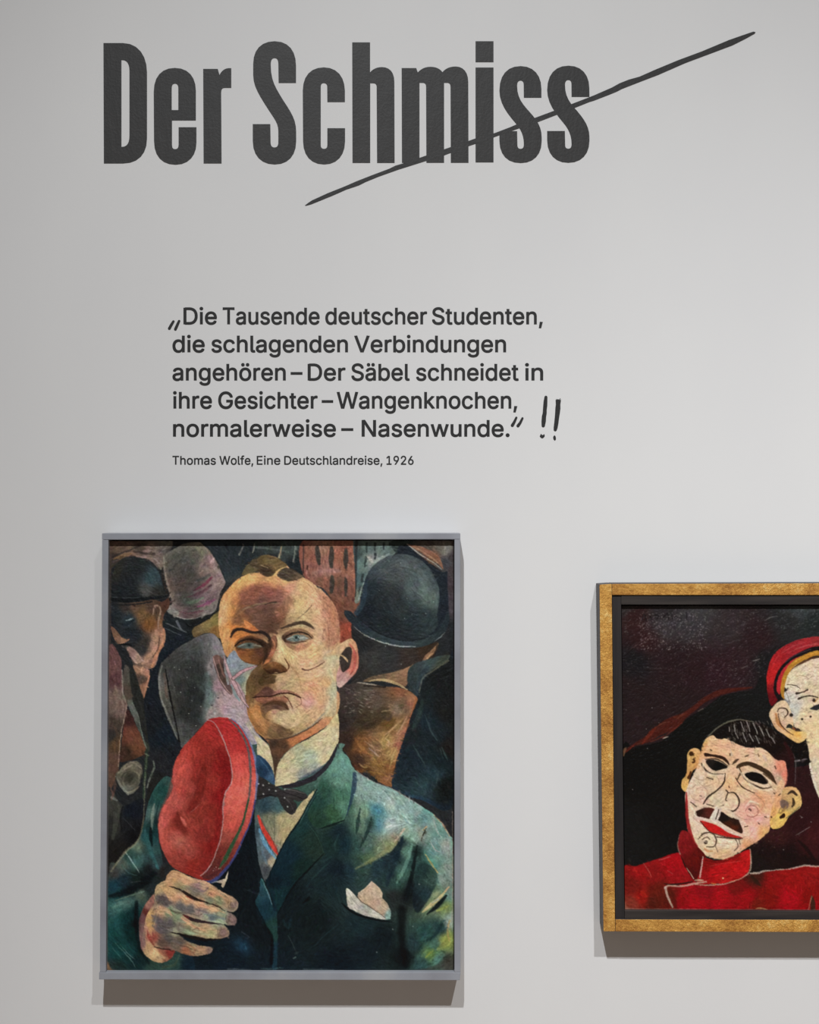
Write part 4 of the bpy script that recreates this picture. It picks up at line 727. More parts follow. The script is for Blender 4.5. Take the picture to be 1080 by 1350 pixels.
    F('130,1020 95,960 60,820 45,700 55,600 75,530 120,460 190,390 260,350 340,330 420,345 480,340 530,300 590,275 640,330 700,355 780,400 880,480 950,560 990,650 1010,780 1010,900 1005,1050 985,1180 978,1440 900,1470 870,1490 750,1565 620,1627 520,1647 430,1642 350,1590 290,1480 270,1400 250,1260 180,1150',
      cols='70,700=c09a6e 80,600=bb9368 150,500=c08c58 120,800=c0905c 100,900=b88a5c 200,420=c2935f 300,380=c49a66 200,560=a06a44 250,520=8a5644 350,470=7e4c40 450,480=7c5046 540,500=8a5a4c 400,580=6c4a40 300,620=6a4a3c 450,640=5c3e34 200,680=7a5238 150,640=a87444 350,680=684c40 420,720=5a4034 520,640=7a5444 600,540=8c6450 560,700=6c4c38 300,560=6c4840 480,400=c09064 580,380=b89468 620,450=bb8670 660,500=b09070 720,440=bc9a70 680,580=b0986c 780,520=bb9872 850,550=b88c70 800,620=b89a72 900,560=b07e62 950,650=a8745a 960,800=a57860 940,880=a27c64 850,700=b89474 850,850=b89878 800,950=bc9c70 650,650=a8906a 600,700=9a8260 720,690=b39c74 150,760=b8743e 200,830=b06e3c 260,720=a5663c 120,960=a87a50 560,960=bca074 620,1000=bca076 550,900=b09a74 700,1000=ba9a74 750,1100=b89474 850,1080=b59a7c 950,1000=aca082 900,1200=b8946c 800,1250=bc8f70 850,1350=bc9472 750,1350=b88a78 950,1250=a59c80 940,1380=a89878 700,1450=b09672 800,1420=b3926e 650,1550=98845e 560,1500=b3a27e 620,1430=a8987a 540,1450=a89070 330,1150=6c5640 300,1250=75603f 320,1350=8c6a48 330,1450=a87848 400,1560=9c7048 360,1400=a06c44 450,1580=8a6844 500,1600=685038 580,1570=6a5440 600,1200=a08a6c 680,1150=b0946c 560,1160=a48a66 660,1250=b0936e 400,1000=4c3420 300,1000=6a4428 420,1250=75583e 480,1260=8a6c50', f=4, up=.4)
    F('150,735 190,650 205,570 245,500 330,455 430,442 520,462 580,505 635,545 610,610 560,700 540,755 500,790 430,795 340,780 270,740 200,745', cols='330,480=84503f 450,470=835046 260,540=7c5040 400,560=694840 520,540=7a5248 300,620=684a3e 450,640=5c4238 560,640=7c5440 380,700=65493c 460,740=4f382c 220,680=76523a 600,560=8c6450', f=40, a=.75)
    S('240,470 350,420 480,425 600,480', [20, 34, 30, 16], 'a06048', .45, f=26); S('240,625 330,588 430,572 530,572', [8, 16, 16, 8], '7c6c54', .65, f=8); S('420,578 460,568 505,568', 5, '3d3028', .9)
    S('160,650 230,600 300,590', [6, 14, 6], '8a5c3c', .6, f=8); S('500,640 530,650 510,670', 14, '9c6a5c', .7, f=8)
    F('248,702 300,730 350,770 375,795 320,790 280,772 262,745', cols='280,735=b8764a 330,780=a5653c', f=4); S('150,760 210,765 300,775', [10, 26, 10], 'b06c3c', .7, f=8)
    S('148,838 165,800 210,778 250,785 310,805 380,798 430,822 455,860', [12, 20, 18, 12, 14, 22, 26, 16], '2c2420', .92, f=5)
    S('440,800 470,790 510,810', [10, 26, 20], '4a3428', .8, f=10)
    S('160,860 220,825 290,818', [6, 14, 8], 'b8743f', .8, f=6)
    F('178,895 220,850 300,828 380,855 440,900 440,990 400,1060 330,1050 250,1020 200,975', cols='220,870=6c4830 300,845=4c3424 400,870=30231b 425,950=3c2a1e 240,960=7c4e2e 290,970=7a4c2c 270,1010=865632 340,1000=64402a 330,1040=6a4428 390,1030=4a301e 380,960=54362a', f=8)
    F('192,918 230,894 300,884 360,896 392,918 340,930 250,933', cols='220,912=4a4c46 350,912=54493a 300,905=5c625c', f=4)
    q.dots('292,906', 19, '444e4a'); q.dots('292,905', 9, '222624'); q.dots('242,908 330,908', 4, '8a928a', .6)
    S('180,905 225,872 300,858 370,880 400,915', [8, 12, 12, 14, 8], '2a1e17'); S('190,925 260,945 345,940 398,922', 5, '3c2a20', .8); S('215,850 300,832 370,850', 6, '7c5234', .7); S('200,965 270,1025 340,1045', 8, '8a5630', .6, f=8)
    F('420,990 440,880 470,835 505,830 515,900 500,950 470,1000 430,1070 395,1090 380,1060', cols='480,870=7a5440 455,960=9a5f46 430,1040=a86c46 440,900=4a3326 410,1000=3e2a1e', f=6); S('445,870 432,960 400,1050', [16, 18, 14], '33241b', .85, f=8)
    S('470,850 495,900 470,970', 8, 'b07a5c', .6, f=5); S('455,975 490,955 520,940', 5, '7c4c48', .8); S('520,860 540,930 500,1010', [10, 26, 16], 'c3a97e', .6, f=12); S('460,950 450,970', 10, '6a3c44', .6)
    S('545,768 600,755 660,735 710,725 765,742 806,772', [8, 14, 18, 22, 24, 4], '493a2b', .92, f=5); S('620,765 700,748 790,775', 10, '8f846c', .5, f=8)
    F('548,842 585,800 660,772 740,788 805,842 740,872 640,892 575,882', cols='570,840=5c4636 660,800=7c604a 760,820=85684f 620,870=6a5442', f=10)
    F('575,884 650,902 740,882 795,862 765,915 700,948 640,942 595,915', cols='620,905=7a5844 700,925=94684e 760,890=9a7056', f=22, a=.85)
    F('582,858 622,834 690,820 740,833 768,852 716,868 650,876 604,870', cols='600,856=525a54 640,856=6c746c 720,850=727870 750,852=7a6a58', f=4)
    q.dots('665,846', 25, '3c4e4c'); q.dots('665,847', 19, '5a6763'); q.dots('664,842', 10, '1d2626'); S('642,846 652,860 670,864', 6, '8a9894', .6); q.dots('679,842', 3, 'b0c0ba')
    S('566,855 618,815 690,800 745,815 788,850', [8, 10, 10, 10, 5], '33271e'); S('585,800 660,776 730,785 800,835', [5, 9, 9, 4], '755641', .85); S('580,872 650,890 740,874', 5, '4c382c', .8); S('560,830 575,870', 18, '3a2a20', .7, f=8)
    S('690,690 740,640 785,590', 4, '786450', .8); S('730,650 770,600 770,540', [4, 8, 4], '9a7c60', .5)
    F('820,470 900,500 960,580 1000,700 1012,890 905,935 890,830 862,700 870,560', '9a6c54', f=24, a=.5)
    q.dabs((870, 490, 1010, 900), 170, 20, 3, 70, 20, .02, col='7a5040', a=.5)
    S('800,440 850,520 870,620', 5, '8c6a54', .5); S('900,935 960,920 1010,895', [10, 30, 30], 'b0906c', .7, f=12)
    # hair
    F('235,348 265,285 330,218 420,190 500,205 560,245 592,275 550,300 510,320 480,352 430,364 395,348 345,322 300,336', cols='330,260=4c4030 450,240=6c5a3e 420,320=382c22 530,270=6a5638 300,310=5a5038 400,230=57492f', f=5, up=.4)
    F('512,348 560,290 620,298 690,338 725,358 660,388 600,398 550,378', cols='600,330=4a4034 560,360=403830 680,355=5c4c3c', f=5, up=.4)
    q.dabs((270, 205, 570, 350), 120, 44, 4, -8, 18, .06); q.dabs((530, 295, 700, 390), 60, 36, 4, 15, 18, .05)
    S('385,270 420,285 440,292', 5, '9c8a66', .8); S('330,330 350,300', 4, '6e6248', .7); S('488,352 520,315 555,295 592,278', [10, 10, 8, 5], 'bd9d6a', .9)
    # nose and mouth
    T(*E)
    F('365,95 420,75 475,115 512,130 505,180 445,192 392,205 355,165', cols='400,140=4c3b24 470,140=54422c 440,180=5a4830', f=12); F('330,60 400,40 400,110 370,160 320,200 280,230 285,150', cols='340,120=665038 300,190=6e583c 370,80=5c452c', f=14, a=.8)
    F('398,62 420,32 480,14 540,30 592,75 586,95 540,106 500,98 462,116 420,92', cols='430,60=5c3c24 480,35=7c5434 520,50=6c4628 570,80=5c3a24 500,95=38241a 440,95=3a2619', f=9); S('410,70 470,108 540,104 588,88', [5, 8, 8, 5], '2c1d13', .8)
    S('570,-10 604,48 592,82', [6, 10, 5], '6c4c34', .8); S('585,0 655,85 690,150 702,240', [16, 16, 10, 4], '9a7a56', .65, f=8); S('500,150 560,140 640,170', [10, 40, 20], 'b0946e', .5, f=20)
    F('325,292 370,258 420,212 468,232 500,245 560,232 640,252 695,288 620,268 540,272 470,288 400,292', cols='430,245=5c4038 370,280=6a4a3c 560,250=94695a 640,265=8c6450', f=4)
    F('338,300 480,295 560,285 605,310 580,342 480,335 420,338 360,332', cols='400,315=875a46 500,315=8f6350 570,310=9c7058', f=6)
    F('388,352 470,328 570,338 605,380 592,426 540,402 480,390 400,425', cols='430,370=644a3a 520,360=503a32 570,390=6a5040', f=14); F('470,400 530,395 560,430 490,430', 'a07a68', f=12, a=.7); F('590,320 650,330 680,380 640,400 600,370', 'b89478', f=10, a=.6)
    S('322,298 400,289 480,285 545,264 620,266 697,296', [8, 7, 9, 8, 7, 7], '39221b'); S('325,300 322,340', 6, '5a3c2c', .7); S('692,290 704,345 655,378', [7, 6, 4], '6c4a3a', .9)
    S('560,280 602,312 632,380', 4, '5a382e', .9); S('590,300 610,290', 4, '5a382e', .8); S('712,72 755,82 830,50 885,15', [8, 5, 5, 4], '6a4a3e', .8)
    F('436,562 478,498 540,518 600,548 638,575 600,607 520,617 445,605', cols='470,570=6f583c 540,560=5e4a35 600,580=6c553c 490,530=806446', f=14)
    S('395,430 440,520 430,580', [10, 22, 10], '8a6040', .5, f=12); S('425,625 520,630 622,608 750,548 870,462', [6, 10, 7, 7, 4], '5c4a3c', .9); S('640,598 760,538 885,425', [6, 16, 10], '7f7f74', .6, f=8)
    S('300,380 340,440 400,500', [20, 44, 20], 'b07c50', .45, f=20); S('360,350 420,400 400,440', [10, 30, 20], '6e5440', .6, f=14); G(760, 340, 70, 60, 'b88a8c', .45); G(820, 230, 80, 70, 'c08a68', .4); S('940,100 960,260 900,420', [20, 40, 20], 'a5a68a', .45, f=24)
    S('330,305 380,330 400,420 440,480', [6, 20, 30, 20], '6a4c34', .5, f=14); S('380,345 470,325 560,335 600,385', [10, 22, 22, 8], '4c3426', .75, f=10)
    F('490,432 545,405 610,400 690,420 690,500 600,545 540,512 488,490', cols='560,460=b09a78 640,460=b8a07c 520,480=a89270', f=14, a=.8)
    F('505,135 560,130 650,180 680,245 600,235 520,235 500,190', 'a88c6c', f=14, a=.6); S('300,150 330,240 300,330', [30, 50, 24], '6e5438', .55, f=18)
    G(850, 40, 110, 70, 'c6a07c', .4); G(790, 130, 70, 50, 'c9a27a', .35); G(930, 60, 40, 90, 'b0aa8c', .5); G(730, 60, 60, 50, 'c8a884', .3)
    T(*B)
    G(700, 600, 90, 90, 'c8aa7c', .35); G(800, 560, 70, 90, 'cba488', .4); G(760, 950, 90, 60, 'cba680', .4); G(560, 985, 60, 60, 'cdae80', .45); G(870, 700, 50, 110, 'c89c80', .35); G(110, 620, 50, 130, 'cba072', .4); G(330, 385, 140, 40, 'd0a468', .4)
    S('545,930 600,985 680,1015', [10, 30, 12], 'c8ac7e', .5, f=20); S('520,850 545,900 560,960', [8, 18, 8], 'ccb084', .5, f=10)
    S('440,815 462,880 448,960 410,1020', [14, 22, 20, 16], '2f2119', .65, f=10); S('505,835 512,890 500,940', [4, 7, 4], '5a3a2a', .6, f=5)
    S('130,700 150,800 130,930', [14, 24, 14], 'b3773f', .45, f=16); S('185,1000 240,1040 330,1065', [8, 18, 8], '6e4426', .5, f=12)
    q.dabs((60, 340, 1000, 1620), 900, 26, 5, 20, 40, .022, a=.5)
    # features drawn once more, firmer
    S('546,770 600,752 680,728 740,732 802,773', [10, 20, 28, 28, 5], '42342a', .85, f=6); S('146,836 175,790 240,776 320,803 400,800 457,852', [14, 26, 22, 18, 24, 20], '281f1c', .85, f=6)
    S('588,858 622,842 646,845', [4, 10, 6], '949b92', .85, f=4); S('688,850 728,845 756,852', [6, 12, 4], '9aa096', .85, f=4); S('203,915 240,902 268,900', [4, 10, 5], '868c84', .85, f=4); S('318,900 350,905 384,915', [6, 10, 4], '827f72', .85, f=4)
    S('562,858 616,817 690,801 746,815 790,850', [9, 13, 13, 12, 5], '2c211a', .9, f=4); S('178,908 225,872 300,857 370,880 402,917', [9, 14, 14, 15, 8], '251a14', .9, f=4); S('586,872 650,886 735,872', 6, '4c382c', .8, f=4)
    S('680,692 742,640 788,588', 8, '75604a', .85); S('418,580 460,568 510,563', 9, '3a2c26', .9)
    T(*E)
    F('330,291 375,255 420,213 470,230 472,285 400,290', '583a32', f=8, a=.65); F('345,300 480,297 570,292 602,312 570,345 480,338 400,346', '8a5846', f=8, a=.5)
    S('322,298 400,289 480,285 545,264 620,266 698,297', [9, 10, 12, 11, 10, 9], '331d17', .9); S('400,362 470,340 560,348 600,392', [14, 30, 30, 10], '46301f', .7, f=10)
    S('560,280 602,312 634,384', 7, '55332a', .9); S('712,72 755,82 830,50 888,14', [13, 9, 8, 6], '5f4236', .9); S('425,627 520,633 622,611 750,551 870,462', [8, 14, 11, 10, 5], '4a382c', .85, f=4)
    S('572,-12 606,48 594,84', [7, 12, 6], '64452e', .9); q.mul('262,150 420,110 480,190 330,290 310,440 430,590 340,560 275,400', (.86, .84, .82), 40)
    T(*B)
    S('520,845 548,905 560,965', [10, 22, 12], 'cdb287', .6, f=10); S('470,855 492,900 478,960', [8, 14, 8], 'a06a50', .6, f=6)
    # scars and dressing on the cheek
    T(*E)
    F('5,-20 45,-40 95,10 110,90 160,250 140,275 85,215 40,120 15,50', cols='40,0=6a5048 70,60=3c302c 90,150=4a3a34 130,240=5c4a46', f=6); S('5,-20 30,60 60,150 110,230 150,275', [6, 10, 8, 8, 5], 'a08480', .8, f=4); S('50,0 75,80 100,140', [6, 16, 8], '8a6458', .7, f=6); S('95,-50 105,60 125,190', [14, 24, 18], '7d7d7c', .9)
    F('108,20 168,-75 212,-20 262,20 345,48 312,92 272,170 262,275 240,245 200,180 150,130', cols='180,0=7c848c 230,60=747c80 220,170=66726f 258,200=80806f 290,110=8c8a7a', f=4)
    S('150,200 185,280 215,325', [10, 24, 10], '6d7d7e', .9); S('262,275 258,200 290,120', 8, '9c9880', .8)
    S('92,-30 128,95 180,200 232,300 285,378', [16, 28, 34, 30, 12], '5a4848'); S('92,-30 128,95 180,200 232,300 283,374', [10, 20, 26, 22, 6], 'a38688'); S('165,148 240,90 352,48', [30, 28, 12], '5a4646'); S('168,146 240,90 350,49', [22, 20, 7], 'aa888a')
    S('110,20 140,100', 5, 'b8b0a8', .7)
    # right ear
    T(*C)
    F('-10,990 60,940 120,890 180,855 222,865 248,920 258,1000 255,1080 230,1130 190,1170 150,1210 120,1237 90,1232 82,1150 98,1080 105,1020', cols='60,960=b49470 150,880=b89a74 220,900=b08464 240,1000=9c5a4a 210,1080=a8685a 130,1150=a8807a 110,1210=b09088 60,1000=a89c80', f=4, up=.4)
    F('104,1005 150,932 192,918 205,965 195,1040 172,1092 130,1115 112,1062', '38302c', f=6); S('182,895 222,950 228,1060 190,1135', [8, 16, 18, 8], 'a0524a', .85); S('205,890 245,960 245,1080 205,1140', 5, 'c09078', .6); S('115,978 155,1010 168,1035', [8, 16, 8], 'b09272'); S('-20,1010 60,1000 105,1020', [14, 30, 14], 'a8a286', .5, f=14)
    # --- hand
    T(*K)
    F('318,600 338,500 378,420 445,350 455,420 405,480 372,560 362,620 372,700 402,770 350,805 326,720', cols='350,520=6a4a4a 400,440=8c6458 340,640=6e5450 370,500=5a2c28 360,720=7c5c58', f=5)
    F('545,200 590,162 660,185 740,225 850,250 930,310 1010,350 1070,380 1106,425 1098,470 1060,493 1010,490 1060,510 1092,550 1082,590 1040,600 990,592 1032,640 1026,682 980,702 900,707 800,700 720,690 640,668 700,722 800,757 880,770 902,792 880,822 820,837 740,842 660,822 600,802 580,850 530,887 460,892 400,862 352,802 350,700 362,600 390,500 440,420 450,300 490,262 530,242',
      cols='600,220=a5805f 700,230=b08868 560,300=b08a66 640,290=8c7c5e 780,300=8a6e68 850,280=a58670 760,330=6e6a5c 900,350=a88060 950,400=7c7c5e 1020,400=9a7c60 1060,440=8c7666 880,400=6c6e5c 500,400=544c4a 540,420=6a5c5e 600,370=b28a68 480,300=a08a68 700,400=b88e6c 800,430=b08a6c 650,450=605a5a 720,470=5a5656 800,490=8c7a70 900,470=a8886a 980,520=80866f 900,540=5e6666 850,520=8a8a78 960,560=90987e 1050,545=6e5c58 500,480=ac8a6c 560,490=6a7a5c 620,540=7a8068 450,560=5c5052 500,600=565050 570,580=565250 700,560=a58468 760,600=8c8264 850,620=a08868 900,660=98906c 980,660=7c6658 650,620=6c6258 600,650=8a8a70 700,650=6a7058 560,700=54504c 650,720=5c4e48 740,770=857a5e 820,790=94765c 870,790=826c60 700,800=8c5c44 600,770=6c5c50 430,700=8c4a40 420,600=ac8058 400,520=b08e60 380,620=a07868 450,800=b89a70 400,760=a88468 480,850=aa8e6c 550,830=7a3c34 560,870=5c2a26 500,740=5a4a40', f=3, up=.6)
    F('360,620 380,720 440,770 560,790 602,802 580,850 530,886 460,890 400,860 352,802 345,720', cols='400,770=a88868 450,820=c0a478 500,800=8a5a48 560,820=7c342e 480,870=a88a68 360,740=7a605a 520,850=8a5c48', f=5)
    S('440,770 510,785 570,790', [8, 14, 8], '2a1f1b', .8); S('385,640 400,700 440,760', [6, 18, 8], '7c322c', .7, f=8)
    S('470,370 520,400 570,420', [14, 44, 20], '524a48', .7, f=12); S('620,430 680,465 740,480', [10, 34, 18], '5a5656', .6, f=12); S('400,520 430,580 380,600', [10, 40, 16], 'b08c5c', .6, f=14); S('440,560 540,600 600,600', [40, 70, 30], '575052', .55, f=26)
    S('556,290 650,320 740,378 820,408 920,440 1000,485', [5, 16, 26, 12, 9, 5], '1f1715', .95); S('668,514 740,552 850,575 985,592', [8, 28, 18, 6], '271c20', .95); S('570,655 640,668 730,692 850,712 965,706', [6, 14, 26, 22, 6], '191415', .95)
    S('690,370 720,380 740,392', 12, '5a2420', .7); S('675,520 710,540', 12, '6a2a28', .7); S('650,330 700,300 790,340 860,395', [8, 26, 34, 14], '75705e', .5, f=14)
    S('590,188 740,242 860,264 1010,360', [6, 12, 14, 6], 'c69c7a', .6, f=8); S('560,340 700,392 820,440 1000,500', [16, 26, 24, 8], 'bf9272', .6, f=10); S('655,540 740,602 850,642', [8, 20, 10], 'bb9072', .6, f=8); S('830,510 920,530 1010,548', [8, 24, 10], '64706e', .6, f=8); S('870,560 950,580 1010,585', 12, '9aa286', .7, f=6); S('640,640 720,660 790,672', [6, 18, 8], '8fa084', .6, f=8)
    S('780,300 830,330 870,300', [8, 16, 8], '6a5058', .6, f=8); S('930,340 960,390 930,430', 8, '5c6048', .6, f=6); S('770,440 800,470 790,500', 10, '6c4c48', .5, f=6); S('1000,360 1030,400', 6, '55503c', .6)
    for x, y in ((1058, 548), (982, 660), (1066, 436)):
        q.dots('%d,%d' % (x, y), 29, '4c3c36', .55); q.dots('%d,%d' % (x + 4, y - 1), 24, '86706a', .8)
    S('700,740 760,790 750,820', [6, 16, 8], '6a3c2c', .6, f=6); S('800,762 860,780', 8, 'a3906c', .6)
    for p, w, c in (
        ('560,230 640,200 700,230', [10, 30, 10], 'b48c6a'), ('600,215 700,250 780,262', [6, 18, 6], 'c09674'), ('860,285 930,340 1000,385', [8, 26, 10], 'b98d6a'), ('720,290 760,320 830,330', [10, 34, 12], '6e6260'),
        ('640,300 690,285 730,300', [6, 16, 6], '7f8064'), ('880,380 940,410 1000,430', [8, 26, 8], '74735a'), ('1010,380 1040,400 1075,415', [6, 14, 6], 'a58a6c'), ('1020,450 1050,470 1085,465', [6, 12, 6], '6f6350'),
        ('490,290 530,330 560,400', [10, 30, 10], 'b08c66'), ('470,390 520,420 560,440', [10, 40, 14], '544c4a'), ('560,440 600,470 650,490', [8, 20, 6], '8d8c78'), ('480,450 540,480 580,520', [10, 34, 10], 'b68f6f'),
        ('600,350 680,380 750,410', [8, 26, 8], 'be9271'), ('740,420 840,450 940,490', [8, 24, 8], 'b98f6e'), ('640,440 700,470 760,490', [8, 26, 10], '5c5654'), ('770,470 830,490 870,510', [8, 20, 8], '6e6264'),
        ('860,520 930,540 1000,552', [8, 20, 10], '636c6a'), ('900,565 970,580 1010,578', [6, 18, 6], '9aa286'), ('600,520 640,560 700,580', [8, 30, 8], '748268'), ('420,520 470,560 500,600', [14, 50, 20], '5d5658'),
        ('430,600 500,640 580,640', [20, 54, 20], '575256'), ('520,680 600,720 660,740', [10, 34, 12], '5a5450'), ('680,560 760,610 840,640', [8, 24, 8], 'b58d6a'), ('760,640 840,670 920,690', [6, 16, 6], '9b9a7a'),
        ('850,620 920,640 960,650', [8, 18, 8], 'a68a6c'), ('640,620 700,640 760,660', [6, 16, 6], '8c9a7c'), ('700,760 790,790 870,800', [8, 24, 8], '9a7c5e'), ('740,800 800,815 860,812', [6, 14, 6], 'b08c68'),
        ('380,560 400,620 420,680', [10, 24, 8], 'b4895c'), ('430,790 470,830 520,860', [10, 34, 10], 'c2a67c'), ('540,800 560,830 560,860', [10, 34, 10], '74322c'), ('370,700 390,760 430,810', [6, 20, 8], 'ab8a64')):
        S(p, w, c, .62, f=9)
    for p in ('600,300 660,330 700,350', '480,340 500,370 560,390', '560,470 620,500 700,500', '700,500 790,520 830,500', '740,640 780,620 800,640', '900,450 940,440 960,460', '860,360 880,340 900,360', '500,600 540,620 600,610', '640,760 700,770 740,790', '460,700 500,730 560,740', '420,500 440,470 470,470'): S(p, [3, 7, 3], '3a2c28', .5, f=4)
    for p in ('640,192 740,236', '940,320 1060,385', '580,330 640,355', '760,410 860,445', '900,470 1000,505', '680,535 740,575', '500,470 560,495', '440,350 460,310'): S(p, [3, 7, 3], 'd0ad88', .55, f=4)
    S('1010,520 1008,548 1018,578', 5, '40322c', .6); S('942,632 942,660 955,688', 5, '40322c', .6); S('1030,408 1022,432 1032,462', 5, '40322c', .5)
    q.dabs((400, 200, 1080, 860), 360, 26, 5, 25, 30, .03)
    S('430,350 470,480 430,620', [4, 6, 4], 'b09a70', .4)
    F('1026,168 1022,230 986,306 970,290 978,270 912,256 1002,230', cols='1010,220=b3aa92 980,280=a59a80 940,255=8c887c', f=4, sm=False); S('900,262 940,250', 10, '7c8088', .7)
    # scumbles: light on the shoulder, the cap's band, the collar
    T(*J)
    q.mul('215,-110 360,0 520,60 640,130 850,260 980,430 1000,760 880,640 760,560 640,420 420,470 330,560 250,470', (1.14, 1.04, 1.06), 60)
    T(*N)
    q.mul('260,640 520,420 560,280 680,280 690,380 620,600 560,780 520,940 380,900 240,800', (1.04, 1.08, 1.18), 60)
    T(*H)
    q.mul('1000,-380 1130,-330 1180,-100 1170,100 1100,300 1000,420 1010,150 1070,-40 1050,-220', (1.05, 1.08, 1.05), 30)
    T(*A)
    q.mul('540,240 720,180 800,420 760,600 620,560', (.84, .86, .88), 90)
    T(*D)
    T(*B)
    q.mul('735,90 1130,90 1120,520 960,540 740,340', (1.02, 1.10, 1.12), 40)
    T(*C)
    q.mul('420,300 560,240 720,260 860,440 880,600 700,560 520,420', (1.2, 1.18, 1.16), 80)
    T(*A)
    q.mul('515,190 700,95 840,95 1005,390 900,650 700,692 545,640 580,575', (.84, .83, .82), 20)
    T(*D)
    q.mul('490,40 620,-90 720,-150 860,-200 900,-100 840,100 840,460 700,620 640,650 530,400', (.82, .83, .83), 60)
    T(*H)
    q.mul('590,-10 530,-40 410,130 352,350 310,465 400,640 500,640 470,400 500,220 575,90', (.84, .82, .82), 20)
    T(*N)
    q.mul('720,300 820,90 1000,0 1000,1060 760,1080 530,990 620,620', (1.0, .92, .80), 40)
    T(*J)
    q.mul('700,260 850,280 980,440 1000,900 900,800 860,640 760,500', (1.06, .93, .94), 40)
    T(*K)
    q.mul('180,520 300,440 330,560 300,700 340,820 260,760 200,640', (.62, .66, .68), 80); q.mul('100,640 170,700 240,840 300,920 130,930', (.8, .86, .86), 50); S('110,460 160,430 210,415', [16, 40, 16], '5c7a72', .6, f=20)
    T(*D)
    for p, w, c in (('150,900 210,860 270,830', [6, 14, 6], '8a8270'), ('200,960 240,930 290,900', [8, 20, 8], '3a3a33'), ('260,870 310,900 320,940', [6, 14, 6], '74705f'), ('160,980 200,1030 250,1060', [6, 16, 8], '77776e'), ('270,1000 300,970 325,930', [6, 16, 6], '55534a'), ('180,930 200,900 240,880', [4, 10, 4], '2c2c28'), ('230,1050 280,1030 320,1000', [5, 12, 5], '827a66'), ('100,930 130,980 120,1060', [10, 24, 10], '5c443c'), ('95,1020 115,1060 100,1110', [6, 18, 6], '6a4a42'),
        ('130,200 150,300 140,400', [10, 26, 10], '76665c'), ('170,300 190,340 200,400', [6, 14, 6], '86796e'), ('120,520 150,600 140,720', [8, 24, 8], '4a3a30'), ('240,560 290,620 330,700', [10, 26, 10], '6e4334'), ('260,740 300,720 330,740', [8, 18, 8], '503428')): S(p, w, c, .6, f=8)
    # worn edges of the canvas
    T(0, 0, 1)
    S('146,716 145,850 142,1000 141,1280', [2, 2, 2, 2.4], '5c4a40', .5, f=1.5, jag=1.5); S('142,1270 145,1279 154,1281', [3, 5, 2], '7a5c42', .8); S('146,1281 300,1281 440,1281 598,1280', 1.2, '3a3c3a', .5, f=1)
    S('597,716 598.5,900 598.5,1278', 1.2, '3a3032', .5, f=1); S('300,1278 330,1279', 2, '7a807c', .6, jag=2); S('400,1278 440,1279', 1.6, '6f7c7a', .6, jag=2)
    q.finish()
    return q
